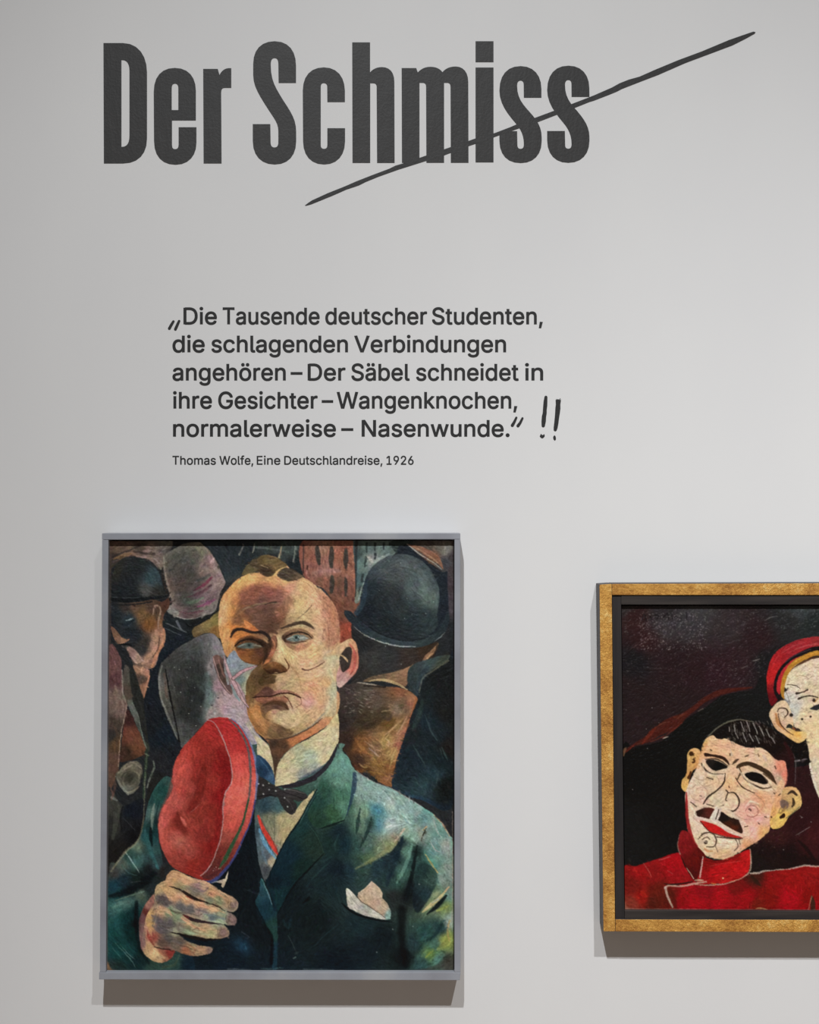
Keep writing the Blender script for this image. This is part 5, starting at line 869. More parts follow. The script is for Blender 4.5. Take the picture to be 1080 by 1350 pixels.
# ---------------------------------------------------------------- picture on the right: uniformed men with white faces
def paint_uniformed_men():
    q = Paint(817, 798, 1200, 1204, 1.5, '211a1b', 11)
    F, S, G, T = q.F, q.S, q.G, q.tile
    R1, R2, R3 = (780, 760, 7.2), (930, 760, 7.2), (780, 900, 7.2)
    R4, R5, R6, R7, R8 = (890, 930, 6), (930, 830, 7.2), (930, 1030, 7.2), (780, 1100, 7.2), (930, 1120, 7.2)
    T(*R1)
    F('200,200 2600,200 2600,1800 200,1800', cols='300,300=2c2626 400,400=2e1b1b 700,450=353032 900,400=333032 500,600=2b191a 400,800=1b191b 800,800=25191b 1000,900=27191b 700,350=2a2627 1000,320=383637 1280,500=2f2829 1580,600=291b1d 1880,450=252424 2080,450=212525 1980,330=343839 1380,800=2b1c1f 1180,900=2b191e 1680,800=1b1a1b 350,1100=231a1b 800,1200=241a1b 2400,500=222525', f=3, sm=False)
    for b, n, c in (((450, 350, 1100, 700), 330, 'a8a0a0'), ((300, 300, 1700, 560), 300, '77706f'), ((300, 600, 1700, 1050), 330, '665c5d'), ((1100, 800, 1650, 1000), 120, '6c6264'), ((1750, 300, 2160, 500), 130, '66696a')):
        q.dabs(b, n, 12, 3.2, -30, 30, .05, col=c, a=.42, up=.6)
    for p in ('400,680 480,600 560,560', '520,480 640,430', '470,640 620,540', '820,850 900,800', '360,700 440,640'): S(p, [3, 5, 3], '6a5a58', .5)
    S('1640,420 1700,390 1770,378', [4, 6, 3], '8a8482', .6); S('1530,800 1570,795 1600,780', [4, 14, 4], '77706e', .6); S('1420,870 1480,850', 10, '6a6260', .5)
    for p in ('480,420 500,360 520,420', '545,370 570,400 545,420', '600,365 640,375 610,410', '680,390 720,350 730,410', '760,350 770,410', '800,380 850,400', '900,340 905,410'): S(p, 9, '141113', .7)
    T(*R3)
    F('290,700 400,615 550,585 700,530 900,345 1080,235 1230,130 1400,85 1540,60 1620,-60 1760,60 1900,700 2600,700 2600,2300 290,2300', cols='500,900=11100f 900,600=121211 1300,300=151514 1500,150=181818 700,1300=131212 400,1400=161616', f=8)
    S('310,660 400,592 520,540 650,445 780,382 880,312 1000,222 1080,160 1250,85 1520,45', [14, 24, 60, 100, 120, 60, 44, 50, 50, 12], '471c15', .85, f=16)
    S('480,580 560,480 620,420', [14, 34, 10], '5f2318', .7, f=8); S('780,330 820,330 900,290', [8, 26, 12], '5a2a1c', .6, f=8); S('600,430 690,380 740,370', 10, '5c3428', .6); S('560,560 700,500 860,380', 12, '6a2c20', .5, f=8)
    S('675,528 700,520 728,512', [4, 14, 5], '9a8c80', .9); S('1010,270 1040,255 1060,245', 8, '6a6058', .7); S('300,690 316,640 330,620', [20, 30, 10], '6a4c38', .8, f=8); S('330,660 400,600', 10, '6c2a1e', .7)
    q.dots('575,238 330,256 520,440 530,625 390,1015 690,215 640,380', 4, '8a8280', .8)
    q.dabs((320, 700, 900, 1900), 140, 26, 4, -20, 50, .012); q.dabs((320, 300, 1000, 620), 120, 30, 6, -30, 25, .03)
    # right-hand dark coats
    T(*R6)
    F('700,-60 960,-150 1250,-150 1250,860 850,830 440,870 420,620 620,460 700,450 880,250 915,200', cols='1000,200=2c1617 900,400=2a1416 700,520=321819 600,700=1c1212 800,700=1a1011 1000,650=351618 1050,500=3a1719 950,750=1c1010 520,780=1a1514 980,0=2a1718 1200,500=2c1516', f=6)
    S('860,515 930,470 995,432', [4, 6, 4], '8f8884', .8, jag=4); S('930,345 900,330', 5, '7a7472', .7); q.dots('915,345 1005,385 540,655 745,650', 5, '8a8280', .7)
    q.dabs((450, 470, 1080, 820), 150, 40, 5, 60, 25, .02); S('880,560 960,640 1050,760', [10, 40, 20], '150d0e', .7, f=16)
    T(*R4)
    F('880,240 1040,262 1075,450 950,440 900,400', '141110', f=6)
    S('935,385 955,450 950,620', [5, 9, 5], '625a5a', .8, jag=6); S('948,442 1000,432 1045,422', [6, 9, 5], '938c8c', .8)
    # --- second head: cap, face, ear
    T(*R4)
    F('1062,462 1100,490 1200,720 1160,760 1110,660 1078,560', cols='1070,500=d2c8b6 1110,620=c6bca8', f=4)
    T(*R5); q.fat = 1.3
    F('1400,270 1080,270 950,295 840,352 765,450 752,535 780,575 735,600 750,650 790,700 830,900 900,950 962,1060 1000,1280 1050,1440 1080,1550 1180,1750 1400,1800',
      cols='900,450=c9b69a 1000,400=cdb9a0 850,520=c8baa0 1000,600=c6b294 950,800=ccb694 1000,950=ccb48a 830,650=bab4aa 850,750=b8b2a8 1050,1000=d0b890 1050,1300=c0b098 1000,1150=c8b492 1200,800=ccb694', f=4, up=.8)
    q.dabs((770, 300, 1080, 1400), 300, 34, 9, -25, 35, .018, up=.7)
    q.dabs((790, 330, 1080, 1200), 60, 22, 2.5, -20, 40, .02, col='6a5a48', a=.6)
    S('775,520 850,528 905,562', [5, 7, 4], '3a2e24', .8); S('868,605 920,595 972,572', [18, 8, 14], '2a211b', .9); S('888,655 930,640 990,630 1070,642', [18, 10, 10, 8], '2a1f19', .9)
    F('998,758 1060,712 1180,690 1180,760', '29292b', f=4); q.dots('1000,825 920,850', 8, '2a221c'); q.dots('1032,672', 13, '33271e'); S('1040,690 1070,650', 8, 'a8783c', .6); S('860,440 920,435 960,445', 5, '8a765e', .7); S('965,470 1000,455', 4, '55463a', .7)
    S('745,600 790,690 810,790', [10, 60, 40], 'b9b6b0', .5, f=16); S('1020,790 1080,760', 8, 'd8c8a8', .7); S('780,740 800,690 770,590', 5, '4a3e34', .6)
    F('583,480 590,400 630,270 700,190 830,115 950,80 1080,65 1400,60 1400,170 1080,170 1000,190 900,215 800,270 720,350 672,440 662,560 695,655 630,725 592,620', cols='620,420=a82020 640,300=a42124 700,250=921f24 800,180=8c2228 950,120=90242a 1050,110=8a2a2c 620,550=7a1a1e 640,650=5a1318 605,480=b02222', f=4, up=.6)
    for p in ('720,230 830,160 960,120', '780,230 900,170 1060,130', '640,330 700,240', '850,190 980,150 1080,140'): S(p, [4, 10, 4], 'a84a4a', .5, f=5)
    q.dabs((590, 90, 1080, 640), 160, 30, 5, -40, 20, .04)
    S('1400,185 1080,180 950,215 830,280 740,360 690,450 672,560 700,650', [34, 34, 34, 34, 36, 36, 40, 30], '191415'); S('760,310 860,240 1000,190', 4, '6a5a6a', .6)
    S('1000,222 850,292 765,372 715,460 697,560 702,612', [4, 22, 30, 32, 34, 8], 'b02a30', .95); S('1400,222 1080,222 960,255 850,315 782,395 745,490 732,600 748,655', [36, 36, 36, 36, 34, 30, 26, 8], 'a5742c'); S('1400,262 1080,260 930,308 830,370', [12, 12, 16, 5], '4a2c1c', .9); S('1060,215 940,255 860,300', 8, 'c8923c', .6)
    F('655,722 690,690 740,672 775,690 800,740 830,830 850,960 950,968 962,1020 930,1060 880,1077 830,1052 740,992 680,950 640,890 610,820 618,770', cols='640,800=c8a888 680,720=c6aa8a 700,900=c49c74 880,1000=c89a58 850,1040=c6a468 930,1000=ccb27c 750,800=c6b298 740,870=c6a68c', f=4, up=.8)
    S('668,800 690,880 745,950', [12, 26, 10], 'a06a3c', .8, f=6); S('683,780 705,748 765,752 785,795 750,835', [6, 8, 8, 10, 5], '3a2a20'); S('690,795 712,885 762,950 835,1000', [5, 8, 8, 5], '4a3020', .9); S('775,928 800,915 840,945', [8, 30, 12], '2b2b27'); S('830,935 850,945', 14, '8a4a2c', .8); q.dots('817,810', 13, '2c2620'); S('740,800 760,840 730,870', 5, '8a6c54', .7); S('720,790 745,780', 6, '7a6450', .7); G(880, 995, 50, 36, 'cf9a4c', .6)
    # --- first head
    T(*R4); q.fat = 1.5
    F('98,385 130,345 170,338 198,362 195,430 175,485 135,525 112,600 104,672 78,682 52,650 58,590 90,540 98,450', cols='130,400=c0965c 150,460=bd9258 80,620=c79c5c 110,540=b98a52 170,370=c8a06a', f=4, up=.7)
    q.dots('130,382', 13, '39220f'); S('148,425 155,445 140,450', 9, '3f2413'); S('125,525 108,572', [8, 15], '4a2814'); S('95,640 85,670', 8, 'd4ac70', .6)
    F('200,380 215,320 250,260 295,235 330,255 380,258 430,275 500,305 580,335 680,335 740,370 810,430 865,430 885,500 882,600 855,665 830,720 810,800 760,880 752,960 740,1000 660,1070 598,1108 473,1183 382,1217 300,1205 240,1185 173,1112 130,1050 100,980 95,880 80,720 110,620 150,540 180,470',
      cols='300,300=cfae86 280,350=d0aa80 400,330=d2ac88 550,370=d0b090 650,420=d0b494 750,470=c8b090 840,480=d08a70 870,560=c87a64 830,580=b0a088 700,600=cfc0a0 600,680=ceb896 300,600=cdb290 180,600=c8b8a0 150,700=cfb8a0 200,720=ccb098 350,560=c8b498 430,620=d0ae84 330,720=c4b69c 450,760=d2c0a0 600,820=d0a890 560,850=d2a592 680,900=d4a698 700,800=cfa880 750,760=c8a07c 650,720=c89a78 780,660=cdb494 620,1000=d0a898 560,1000=d0b8a0 680,1000=c8a060 480,920=c4b6a0 200,900=cab8a2 150,950=cdbaa2 250,1050=d2c4a8 400,1080=d4c8ac 500,1080=cfbea4 380,1190=c8a880 200,1080=c8b498 560,1100=c4946c 840,700=c8a070 220,300=c09a60', f=4, up=.8)
    q.dabs((110, 260, 870, 1190), 520, 30, 8, 30, 50, .018, up=.7); q.dabs((130, 300, 850, 1150), 90, 18, 2.2, 40, 60, .02, col='6f5b48', a=.55)
    F('835,590 870,650 852,720 838,800 800,870 750,900 780,760', cols='850,660=c8a884 820,760=c89a70 780,860=c89a62', f=5)
    S('92,690 92,790 100,910 128,1030 175,1115', [6, 14, 16, 18, 8], '8c1c1e', .9, f=5)
    F('225,275 300,200 380,150 460,125 560,113 640,130 720,160 800,210 870,270 905,330 905,420 890,540 872,445 800,425 740,372 690,332 620,322 540,322 470,292 420,250 372,268 330,262 292,236', cols='400,200=15110e 600,240=171210 800,320=19120f 880,420=241414', f=5)
    for p in ('468,150 475,205', '520,130 548,205', '568,125 592,205', '618,140 655,225', '668,165 705,240', '535,215 565,285', '590,225 620,285', '480,215 500,260', '720,190 750,250', '640,240 665,300', '430,170 432,205', '760,250 790,300'): S(p, [5, 15, 5], '9a948e', .8, f=5)
    q.dabs((430, 130, 800, 310), 130, 26, 4, 65, 14, .05, col='5a534e', a=.5)
    S('225,285 310,200 400,140 500,113 620,130', [4, 7, 8, 7, 4], '86826e', .7, jag=5); S('870,300 925,420 905,620', [14, 26, 14], '2b1415', .9, f=8); S('855,450 885,520 880,610 860,655', [4, 10, 10, 4], 'd07864', .45)
    F('232,374 300,388 370,398 412,428 432,472 380,432 300,408 238,402', '2d1d15', f=4)
    F('212,432 260,420 340,430 400,470 424,492 380,522 330,542 270,522 230,482', 'c9b69a', f=4, a=.8); F('243,440 290,429 350,445 418,486 370,506 318,516 270,487', cols='280,450=1f1c1a 340,480=11100e 400,487=15120f', f=3)
    S('240,430 330,425 420,478', [5, 7, 4], '35281e', .9); S('208,455 238,510 300,542 385,540', [5, 8, 6, 4], '33271d', .9); S('215,470 250,525', 10, '2a211a', .6)
    F('486,482 530,452 580,444 640,460 700,490 760,532 803,615 760,585 700,532 620,492 560,477 500,502', '3b2c1e', f=4)
    F('522,540 580,520 680,525 750,580 765,630 690,648 600,610', 'cbb89c', f=6, a=.8); F('552,546 600,527 670,540 733,592 726,622 670,616 600,592', '14110f', f=3)
    S('515,525 575,600 680,652 762,645', [6, 8, 8, 5], '36271c', .95); S('493,595 540,650 632,692', [5, 7, 5], '3a291d', .9); S('498,480 520,528 488,590', [6, 11, 5], '4a3824', .9); S('700,540 780,600 800,620', 8, '43321f', .8)
    S('396,538 388,610 330,672 262,722 225,778', [5, 8, 8, 9, 6], '2a2018', .95); S('418,692 468,690 507,742 500,800 460,837 420,822', [5, 7, 9, 8, 8, 6], '2a2018', .95); S('405,672 418,690 400,745 412,755', [8, 7, 6, 4], '34281e', .9); S('252,780 300,795 345,800 385,790', 6, '3a2c22', .8); S('405,600 430,620 440,690', 6, 'a88a68', .5)
    S('440,350 450,392', [5, 12], 'b3a692', .8); S('458,465 480,440 505,425', [6, 14, 6], '3a2c20', .9); S('700,400 720,430', 16, 'b9a898', .8); S('640,390 660,430', 10, 'c2ae9a', .7); S('790,480 800,500', 8, '4a3426', .8)
    for p in ('280,350 290,355', '555,405 580,395', '660,385 665,400', '435,380 438,395', '780,690 790,700', '760,880 765,890', '820,710 835,700', '480,575 490,585', '425,640 430,650', '250,570 300,585', '710,880 725,885', '550,960 575,955', '660,930 668,940'): S(p, 6, '3c2c20', .85)
    F('158,852 200,820 260,808 312,822 292,872 270,897 200,887', cols='200,850=2a1712 270,850=4f231d 230,870=3f201a', f=3); F('358,840 400,860 450,890 492,890 522,950 538,992 520,1012 440,972 338,902', cols='400,890=1b1614 480,920=251510 470,970=4a2114 420,940=3c1d13 520,990=2b1a14', f=3)
    S('336,806 318,850 296,893', [18, 22, 26], 'cfc5b6'); S('362,815 348,860 330,905', 15, 'c3b9ab'); S('346,825 325,898', 6, '3a2e28', .9); S('310,800 400,812 470,880 500,900', [6, 16, 14, 5], 'cdbda4', .8)
    F('196,912 280,928 350,960 430,1010 534,1047 440,1042 350,1022 270,992', cols='280,950=b4211d 350,990=b81c1c 450,1025=a62420', f=3); S('175,882 290,912 340,922 420,992 532,1040', [6, 15, 18, 16, 5], 'd0c2b0'); S('205,918 270,994 350,1027 440,1046 535,1053', 5, '3f1c16', .9)
    S('185,1055 228,1012 290,1010 326,1060 312,1115 250,1118', [5, 8, 6, 8, 6, 5], '3a2e24', .9); S('215,1060 250,1040 275,1060', 6, '4a3c30', .8); q.dots('245,1082', 10, '33281f'); S('330,1040 420,1050 520,1058', 6, '3d2c22', .9); S('480,1060 500,1110 470,1150', 6, '4a3a2e', .8); S('505,1060 518,1100', 5, '4a3a2e', .8); S('230,1130 260,1150 300,1150', [6, 12, 6], 'a5602c', .5, f=6); S('320,1110 340,1160', 5, '55443a', .7)
    S('558,835 598,792 652,812 652,862 605,885 570,872', [4, 6, 6, 5, 6, 4], '855a4e', .9); q.dots('600,830 590,822', 6, '33271f'); S('640,690 700,760 690,820', [8, 20, 8], 'c08a66', .6, f=8); S('170,660 232,648 254,700 205,742', 5, 'a58a78', .8); S('195,715 210,720', 6, '55443a', .7); S('125,765 170,800', 6, '33271d', .8); S('145,650 165,625', 5, '8a7464', .7); G(600, 830, 110, 90, 'd29a8e', .35); G(640, 980, 70, 60, 'd8a0a0', .4)
    F('858,662 900,643 950,648 988,690 1004,760 992,805 950,842 900,882 862,942 822,972 770,974 750,930 770,890 828,832 840,740', cols='950,680=c8a06c 980,760=c8a468 850,880=cca858 800,930=d0aa60 900,720=b89464 870,780=a08058', f=4, up=.8)
    S('850,765 868,785 880,800', [26, 44, 20], '5e4c48', .8, f=8); S('895,700 930,682 962,710', [8, 16, 10], '2c2018', .9); S('932,735 940,770 930,800', [8, 15, 8], '33261a', .9); S('836,885 855,872 862,862', [14, 22, 14], '2a1a10'); S('880,800 850,840 830,850', 10, '8c6c40', .7); S('985,800 940,845 880,890', 6, '3a4438', .6)
    for p in ('222,470 232,515 300,548 392,545', '500,500 540,560 610,628 690,668 770,662'): S(p, 7, 'd4c6ac', .7)
    for p in ('150,560 200,590 250,580', '180,600 230,640 300,620', '120,700 150,740 200,760', '330,560 350,600 330,650', '620,700 680,740 720,800', '560,740 640,770 700,840', '480,860 540,900 600,900', '300,1060 340,1090 420,1090', '420,1100 470,1120 520,1110', '140,880 180,920 240,930', '700,560 760,640 800,690', '280,290 340,320 420,310', '560,360 620,380 680,400'): S(p, [3, 5, 3], '8f765c', .5, f=3)
    for p in ('230,1075 300,1090', '340,1060 440,1075 500,1085', '360,1100 450,1110', '120,800 160,850 170,900', '560,800 600,760 660,780', '200,680 240,690 240,730'): S(p, [5, 12, 5], 'ded2b8', .6, f=5)
    q.fat = 1.0
    q.mul('110,640 240,300 500,300 860,440 830,720 740,1000 473,1183 240,1185 110,980', (1.0, .965, .965), 20)
    # --- red tunics
    T(*R8)
    F('-790,186 -660,158 -520,110 -420,80 -300,38 -230,46 -150,196 -100,296 0,335 200,320 340,270 430,228 560,212 700,192 850,172 950,155 1080,155 1400,140 1400,640 -790,640',
      cols='-600,200=8c1416 -700,350=6a1814 -500,250=7c1616 -300,150=9c1018 -250,250=8a1418 -600,450=8c1a14 -450,400=5c1a12 -500,500=4c1a12 -700,520=7a3024 -350,450=541a12 -200,480=8c1016 -100,520=9a0e18 0,400=821018 150,450=980e18 300,350=6c1414 400,450=900e16 470,260=3c1a14 600,450=741410 650,300=801414 800,450=a00c1a 850,300=8a1414 1000,250=841616 1000,450=7a120f 500,520=6a1a12 1060,520=880e16', f=8)
    q.dabs((-760, 100, -180, 560), 200, 44, 7, 45, 25, .04); q.dabs((-200, 340, 1080, 570), 240, 40, 6, 60, 25, .035); q.dabs((430, 230, 1080, 400), 130, 44, 6, 70, 20, .035)
    S('-590,130 -540,200 -510,260', [6, 10, 4], 'b05a50', .6); S('-440,100 -400,90 -330,70', 6, 'b8746a', .7); S('-360,200 -310,230', 6, 'b06058', .6); S('430,240 480,300 520,340', [20, 40, 14], '2c1b14', .7, f=16); S('1005,440 1022,500 1020,590', [10, 44, 50], '2c2218', .85, f=10); S('980,570 1000,480 1010,440', 8, '9a8468', .6); S('480,560 520,555 590,570', [6, 14, 6], 'a5865e', .8)
    T(*R7)
    F('848,-30 930,-10 1000,110 1090,215 1062,340 1035,415 975,440 900,330 850,200 820,120', cols='900,100=6e1518 1000,250=5a1210 880,30=7c1a1c 960,380=4a100f 1050,250=501412', f=5)
    q.dabs((850, 0, 1050, 420), 60, 40, 6, 60, 20, .03)
    S('835,10 820,110 842,190', [5, 9, 10], 'a08878', .8, jag=12); S('905,320 970,422', [6, 10], 'bba994', .9); S('850,210 890,300', [6, 14], '1c120f', .8)
    T(*R8)
    F('-15,80 100,105 200,85 300,45 418,0 432,60 412,210 330,280 200,316 100,326 -75,320 -45,200', cols='100,200=a81418 300,150=b0161a 200,280=a01818 380,60=b01a1c 50,130=7a1414 -40,250=8a1416 300,80=8a1614', f=4)
    q.dabs((-40, 60, 420, 310), 120, 46, 5, -8, 14, .05); S('0,100 100,118 220,95 330,50', [16, 20, 18, 10], '55120f', .6, f=10); S('40,160 180,130 330,110', 5, 'c85a50', .5); S('60,240 200,220', 5, '5a1512', .7)
    S('424,-5 434,60 425,200 340,272 200,322 50,338 -90,332', [8, 12, 12, 10, 12, 12, 8], 'b39d84', .9, jag=8); q.dots('168,272', 8, 'c8a880'); S('60,320 100,328', 10, 'c8843c', .6)
    S('430,226 500,222 560,206 640,198 700,190 780,186 850,172 950,152 1020,158 1090,160', [14, 20, 16, 8, 12, 8, 14, 18, 16, 14], 'c0b4a4', .85, jag=12)
    T(*R7)
    S('1058,215 1045,310 1028,405', [10, 14, 16], 'c2b4a6', .95, jag=8); S('690,515 735,486 850,492 980,466 1090,452', [8, 18, 16, 18, 14], 'b3a08c', .95, jag=6); S('700,505 728,600 772,695', [26, 20, 14], 'b6a898', .95, jag=6); S('690,468 800,475 960,450', [8, 16, 10], '1b1411', .85); S('980,440 1020,435 1060,440', [8, 22, 10], 'b8a488', .8); S('760,540 790,640 800,700', [10, 30, 20], '4c140f', .6, f=12)
    T(0, 0, 1)
    S('820,1198.5 950,1199.5 1123,1200.5', 2, '9a7c70', .55, f=1, jag=1); S('823,1190 825,1197 835,1199', [3, 4, 2], '8a6050', .6)
    q.finish(wob=0.4, streak=.012, fine=.05, lift=0.04)
    return q
# ---------------------------------------------------------------- framed pictures
def rail(name, parent, quad, f, b, mats, bev=0.0008, front_only=False):
    """A batten: quad = four photo positions of its face (TL, TR, BR, BL), from depth b out to depth f."""
    bm = bmesh.new()
    fr = [bm.verts.new(on_plane(x, y, f)) for x, y in quad]
    bk = [bm.verts.new(Vector((v.co.x, -b, v.co.z))) for v in fr]
    face = bm.faces.new(fr); bm.faces.new(bk[::-1])
    for i in range(4): bm.faces.new((fr[i], bk[i], bk[(i + 1) % 4], fr[(i + 1) % 4]))
    bmesh.ops.recalc_face_normals(bm, faces=bm.faces)
    bmesh.ops.bevel(bm, geom=list(bm.edges), offset=bev, segments=2, affect='EDGES', profile=0.6)
    bmesh.ops.recalc_face_normals(bm, faces=bm.faces)
    c = sum((v.co for v in bm.verts), Vector()) / len(bm.verts)
    if len(mats) > 1:
        for fc in bm.faces:
            fc.material_index = 0 if fc.normal.y < -0.35 else 1
    for v in bm.verts: v.co -= c
    me = mesh_of(bm, name, mats)
    o = link(name, me, parent); o.location = c
    return o

def painted_canvas(parent, art, quad, f, gain, mat, thick=0.016, n=1.0):
    """The picture itself: a fine mesh with pigment on its vertices and the relief of the paint in its surface."""
    tl, tr, br, bl = [np.array(p, float) for p in quad]
    w = int(max(tr[0] - tl[0], br[0] - bl[0]) * art.res * n) + 1; h = int((bl[1] - tl[1]) * art.res * n) + 1
    u = np.linspace(0, 1, w)[None, :, None]; v = np.linspace(0, 1, h)[:, None, None]
    p = (tl * (1 - u) + tr * u) * (1 - v) + (bl * (1 - u) + br * u) * v
    ix = np.clip((p[..., 0] - art.x0) * art.res, 0, art.w - 1.001); iy = np.clip((p[..., 1] - art.y0) * art.res, 0, art.h - 1.001)
    x0 = ix.astype(int); y0 = iy.astype(int); fx = ix - x0; fy = iy - y0
    def samp(a):
        e = (slice(None), slice(None)) + (None,) * (a.ndim - 2)
        return (a[y0, x0] * (1 - fx)[e] + a[y0, x0 + 1] * fx[e]) * (1 - fy)[e] + (a[y0 + 1, x0] * (1 - fx)[e] + a[y0 + 1, x0 + 1] * fx[e]) * fy[e]
    rgb = np.clip(srgb2lin(samp(art.img)) / gain - HAZE, 0.0015, 0.9); hg = samp(art.hgt)
    kk = PX * (DIST - f) / DIST
    X = (p[..., 0] - 540) * kk; Z = EYE - (p[..., 1] - CY) * kk; Y = -f - np.clip(hg, -1, 3) * RELIEF
    co = np.stack([X, Y, Z], -1).reshape(-1, 3)
    idx = np.arange(w * h).reshape(h, w)
    quads = np.stack([idx[:-1, :-1], idx[1:, :-1], idx[1:, 1:], idx[:-1, 1:]], -1).reshape(-1, 4)
    ring = np.concatenate([idx[0, :-1], idx[:-1, -1], idx[-1, :0:-1], idx[:0:-1, 0]])
    back = co[ring].copy(); back[:, 1] = -(f - thick); m = len(ring); b0 = w * h
    bi = b0 + np.arange(m)
    skirt = np.stack([ring, np.roll(ring, -1), np.roll(bi, -1), bi], -1)
    co = np.concatenate([co, back]); faces = np.concatenate([quads, skirt]).astype(np.int32)
    c = np.array([X.mean(), -f, Z.mean()]); co = co - c
    me = bpy.data.meshes.new('painted_canvas'); me.vertices.add(len(co)); me.vertices.foreach_set('co', co.astype(np.float32).ravel())
    nf = len(faces) + 1
    loops = np.concatenate([faces.ravel(), bi[::-1].astype(np.int32)])
    me.loops.add(len(loops)); me.loops.foreach_set('vertex_index', loops)
    me.polygons.add(nf); st = np.concatenate([np.arange(len(faces)) * 4, [len(faces) * 4]]).astype(np.int32)
    me.polygons.foreach_set('loop_start', st)
    me.polygons.foreach_set('use_smooth', np.concatenate([np.ones(len(quads), bool), np.zeros(nf - len(quads), bool)]))
    me.update(calc_edges=True); me.validate()
    at = me.color_attributes.new('pigment', 'FLOAT_COLOR', 'POINT')
    full = np.ones((len(co), 4), np.float32); full[:w * h, :3] = rgb.reshape(-1, 3); full[w * h:, :3] = (0.12, 0.09, 0.07)
    at.data.foreach_set('color', full.ravel())
    me.materials.append(mat)
    o = link('painted_canvas', me, parent); o.location = c.tolist(); return o
GAIN_L, GAIN_R = 0.72, 0.78   # brightness a white surface has in this light
RELIEF = 0.00028
HAZE = 0.0055                     # what the varnish itself reflects
def oil_material(name, rough, spec):
    m, nt, b = material(name, (0.1, 0.1, 0.1), rough, spec)
    a = node(nt, 'ShaderNodeAttribute', attribute_name='pigment'); nt.links.new(a.outputs['Color'], b.inputs['Base Color'])
    f = noise(nt, 700, 3.0); bump(nt, b, f.outputs['Fac'], 0.25, 0.0004)
    return m
def grey_frame_material():
    m, nt, b = material('blue_grey_painted_wood', lin('8a8d95'), 0.5, 0.3)
    g = noise(nt, 9, 5.0, (1, 1, 1)); r = ramp(nt, g.outputs['Fac'], [(0.3, (0.27, 0.275, 0.31)), (0.55, (0.33, 0.345, 0.385)), (0.75, (0.41, 0.42, 0.44))])
    nt.links.new(r.outputs['Color'], b.inputs['Base Color']); f = noise(nt, 160, 4.0); bump(nt, b, f.outputs['Fac'], 0.2, 0.0006)
    return m
def gold_material():
    m, nt, b = material('worn_gilding', (0.5, 0.3, 0.1), 0.45, 0.5, 0.35)
    g = noise(nt, 22, 6.0, (1, 1, 1), 0.65); h = noise(nt, 190, 5.0, (1, 0.6, 1), 0.75)
    mx = node(nt, 'ShaderNodeMath', operation='MULTIPLY_ADD'); mx.inputs[1].default_value = 0.7
    nt.links.new(g.outputs['Fac'], mx.inputs[0]); sc = node(nt, 'ShaderNodeMath', operation='MULTIPLY'); sc.inputs[1].default_value = 0.42
    nt.links.new(h.outputs['Fac'], sc.inputs[0]); nt.links.new(sc.outputs[0], mx.inputs[2])
    r = ramp(nt, mx.outputs[0], [(0.34, (0.27, 0.105, 0.022)), (0.49, (0.55, 0.25, 0.048)), (0.61, (0.80, 0.42, 0.09)), (0.74, (1.0, 0.68, 0.24))])
    nt.links.new(r.outputs['Color'], b.inputs['Base Color']); bump(nt, b, h.outputs['Fac'], 1.0, 0.0030)
    return m
def dark_wood_material():
    m, nt, b = material('dark_stained_wood', (0.05, 0.045, 0.045), 0.5, 0.35)
    g = noise(nt, 14, 5.0, (6, 6, 0.4)); r = ramp(nt, g.outputs['Fac'], [(0.3, (0.016, 0.014, 0.015)), (0.7, (0.034, 0.029, 0.029))])
    nt.links.new(r.outputs['Color'], b.inputs['Base Color']); return m
def dark_wood_h_material():
    m, nt, b = material('dark_stained_wood_lengthwise', (0.05, 0.045, 0.045), 0.5, 0.35)
    g = noise(nt, 14, 5.0, (0.4, 6, 6))
    r = ramp(nt, g.outputs['Fac'], [(0.3, (0.020, 0.017, 0.017)), (0.7, (0.050, 0.041, 0.037))])
    nt.links.new(r.outputs['Color'], b.inputs['Base Color']); return m
SIDE = material('grey_brown_frame_side', (0.055, 0.050, 0.053), 0.55, 0.3)[0]
GREY = grey_frame_material(); GOLD = gold_material(); DARK = dark_wood_material(); DARKH = dark_wood_h_material()

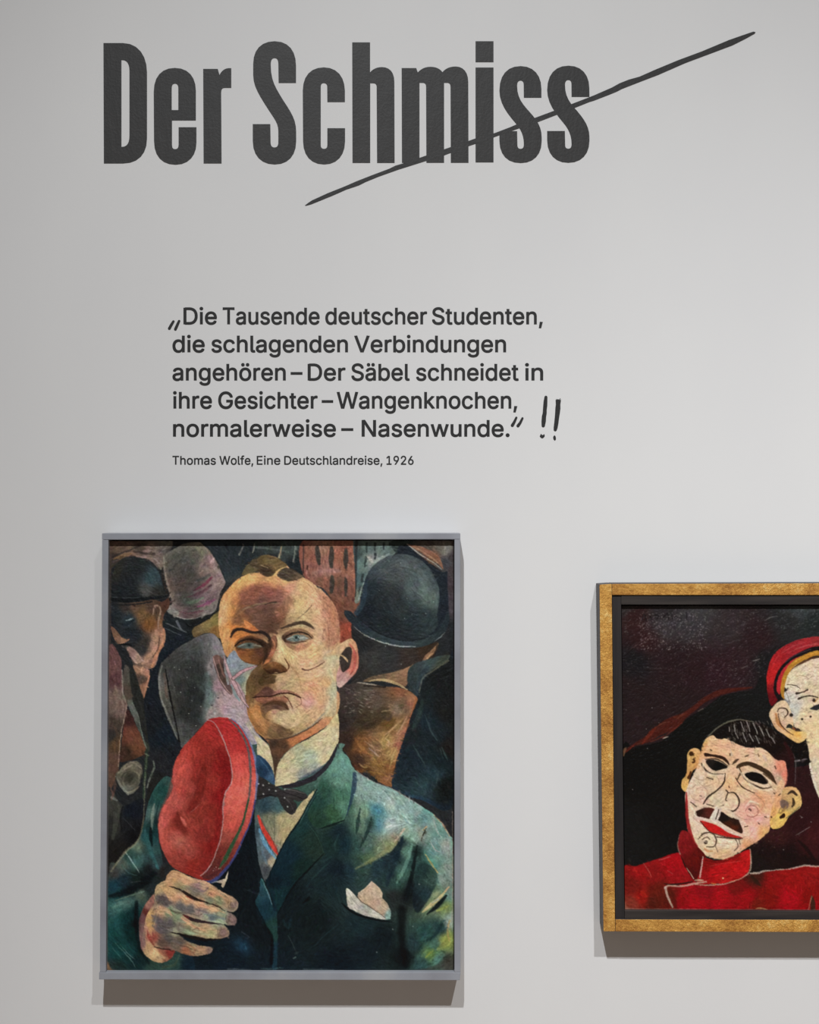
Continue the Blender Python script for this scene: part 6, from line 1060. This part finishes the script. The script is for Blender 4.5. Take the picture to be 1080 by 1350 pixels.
FL = 0.052
left = empty('framed_painting', on_plane(369, 1291), 'portrait of a man in green jacket raising a red cap, in narrow blue-grey frame', 'painting')
rail('frame_rail', left, ((134.4, 703), (607, 703), (607, 711), (134.4, 711.5)), FL, 0.004, [GREY])
rail('frame_rail', left, ((134.6, 711.7), (143, 711.7), (139.6, 1281.8), (131.6, 1281.8)), FL - 0.0006, 0.004, [GREY])
rail('frame_rail', left, ((599.3, 711.2), (607, 711.2), (607.4, 1281.8), (599.3, 1281.8)), FL - 0.0006, 0.004, [GREY])
rail('frame_rail', left, ((130.6, 1282), (607.6, 1282), (606.4, 1292.4), (130.6, 1291.4)), FL, 0.004, [GREY])
rail('backing_board', left, ((143.2, 712), (599.1, 712), (599.1, 1281.5), (140, 1281.5)), 0.020, 0.006, [DARK])
painted_canvas(left, paint_man_with_cap(), ((144.2, 713.2), (598.1, 712.6), (598.4, 1281), (140.8, 1281)), FL - 0.0125, GAIN_L, oil_material('oil_paint_semi_gloss', 0.45, 0.25))

right = empty('framed_painting', on_plane(995, 1228), 'dark picture of white-faced men in red uniform, in gilded frame with dark liner', 'painting')
FR = 0.052; RX = 1204
rail('frame_rail', right, ((790.4, 770.6), (806.8, 769.6), (811.3, 1228.2), (795.6, 1228)), FR, 0.004, [GOLD, SIDE], 0.0012)
rail('frame_rail', right, ((807.0, 769.6), (RX, 768.6), (RX, 784.6), (807.0, 784.6)), FR + 0.0004, 0.004, [GOLD, SIDE], 0.0012)
rail('frame_rail', right, ((811.4, 1212), (RX + 6, 1212.8), (RX + 6, 1229.4), (811.5, 1228.2)), FR + 0.0004, 0.004, [GOLD, SIDE], 0.0012)
rail('frame_rail', right, ((RX + .2, 768.6), (RX + 16.4, 768.4), (RX + 20, 1229.6), (RX + 6.2, 1229.4)), FR, 0.004, [GOLD, SIDE], 0.0012)
rail('liner_strip', right, ((807.2, 784.8), (819, 784.8), (823.6, 1211.8), (811.5, 1211.8)), FR - 0.003, 0.010, [DARK])
rail('liner_strip', right, ((819.2, 785), (RX - 13, 785), (RX - 13, 797.2), (819.2, 797.2)), FR - 0.002, 0.010, [DARKH])
rail('liner_strip', right, ((823.8, 1200.2), (RX - 8, 1201.6), (RX - 8, 1212.4), (823.8, 1211.8)), FR - 0.002, 0.010, [DARKH])
rail('liner_strip', right, ((RX - 12.8, 785), (RX - .2, 785), (RX + 5.8, 1212.4), (RX - 7.8, 1212.4)), FR - 0.003, 0.010, [DARK])
rail('backing_board', right, ((820, 798), (RX - 14, 798), (RX - 9, 1199), (824.5, 1199)), 0.022, 0.010, [DARK])
painted_canvas(right, paint_uniformed_men(), ((819.6, 798.4), (RX - 13.5, 798.4), (RX - 8.6, 1200.8), (824.2, 1199.6)), FR - 0.0105, GAIN_R, oil_material('oil_paint_glossy', 0.38, 0.32))
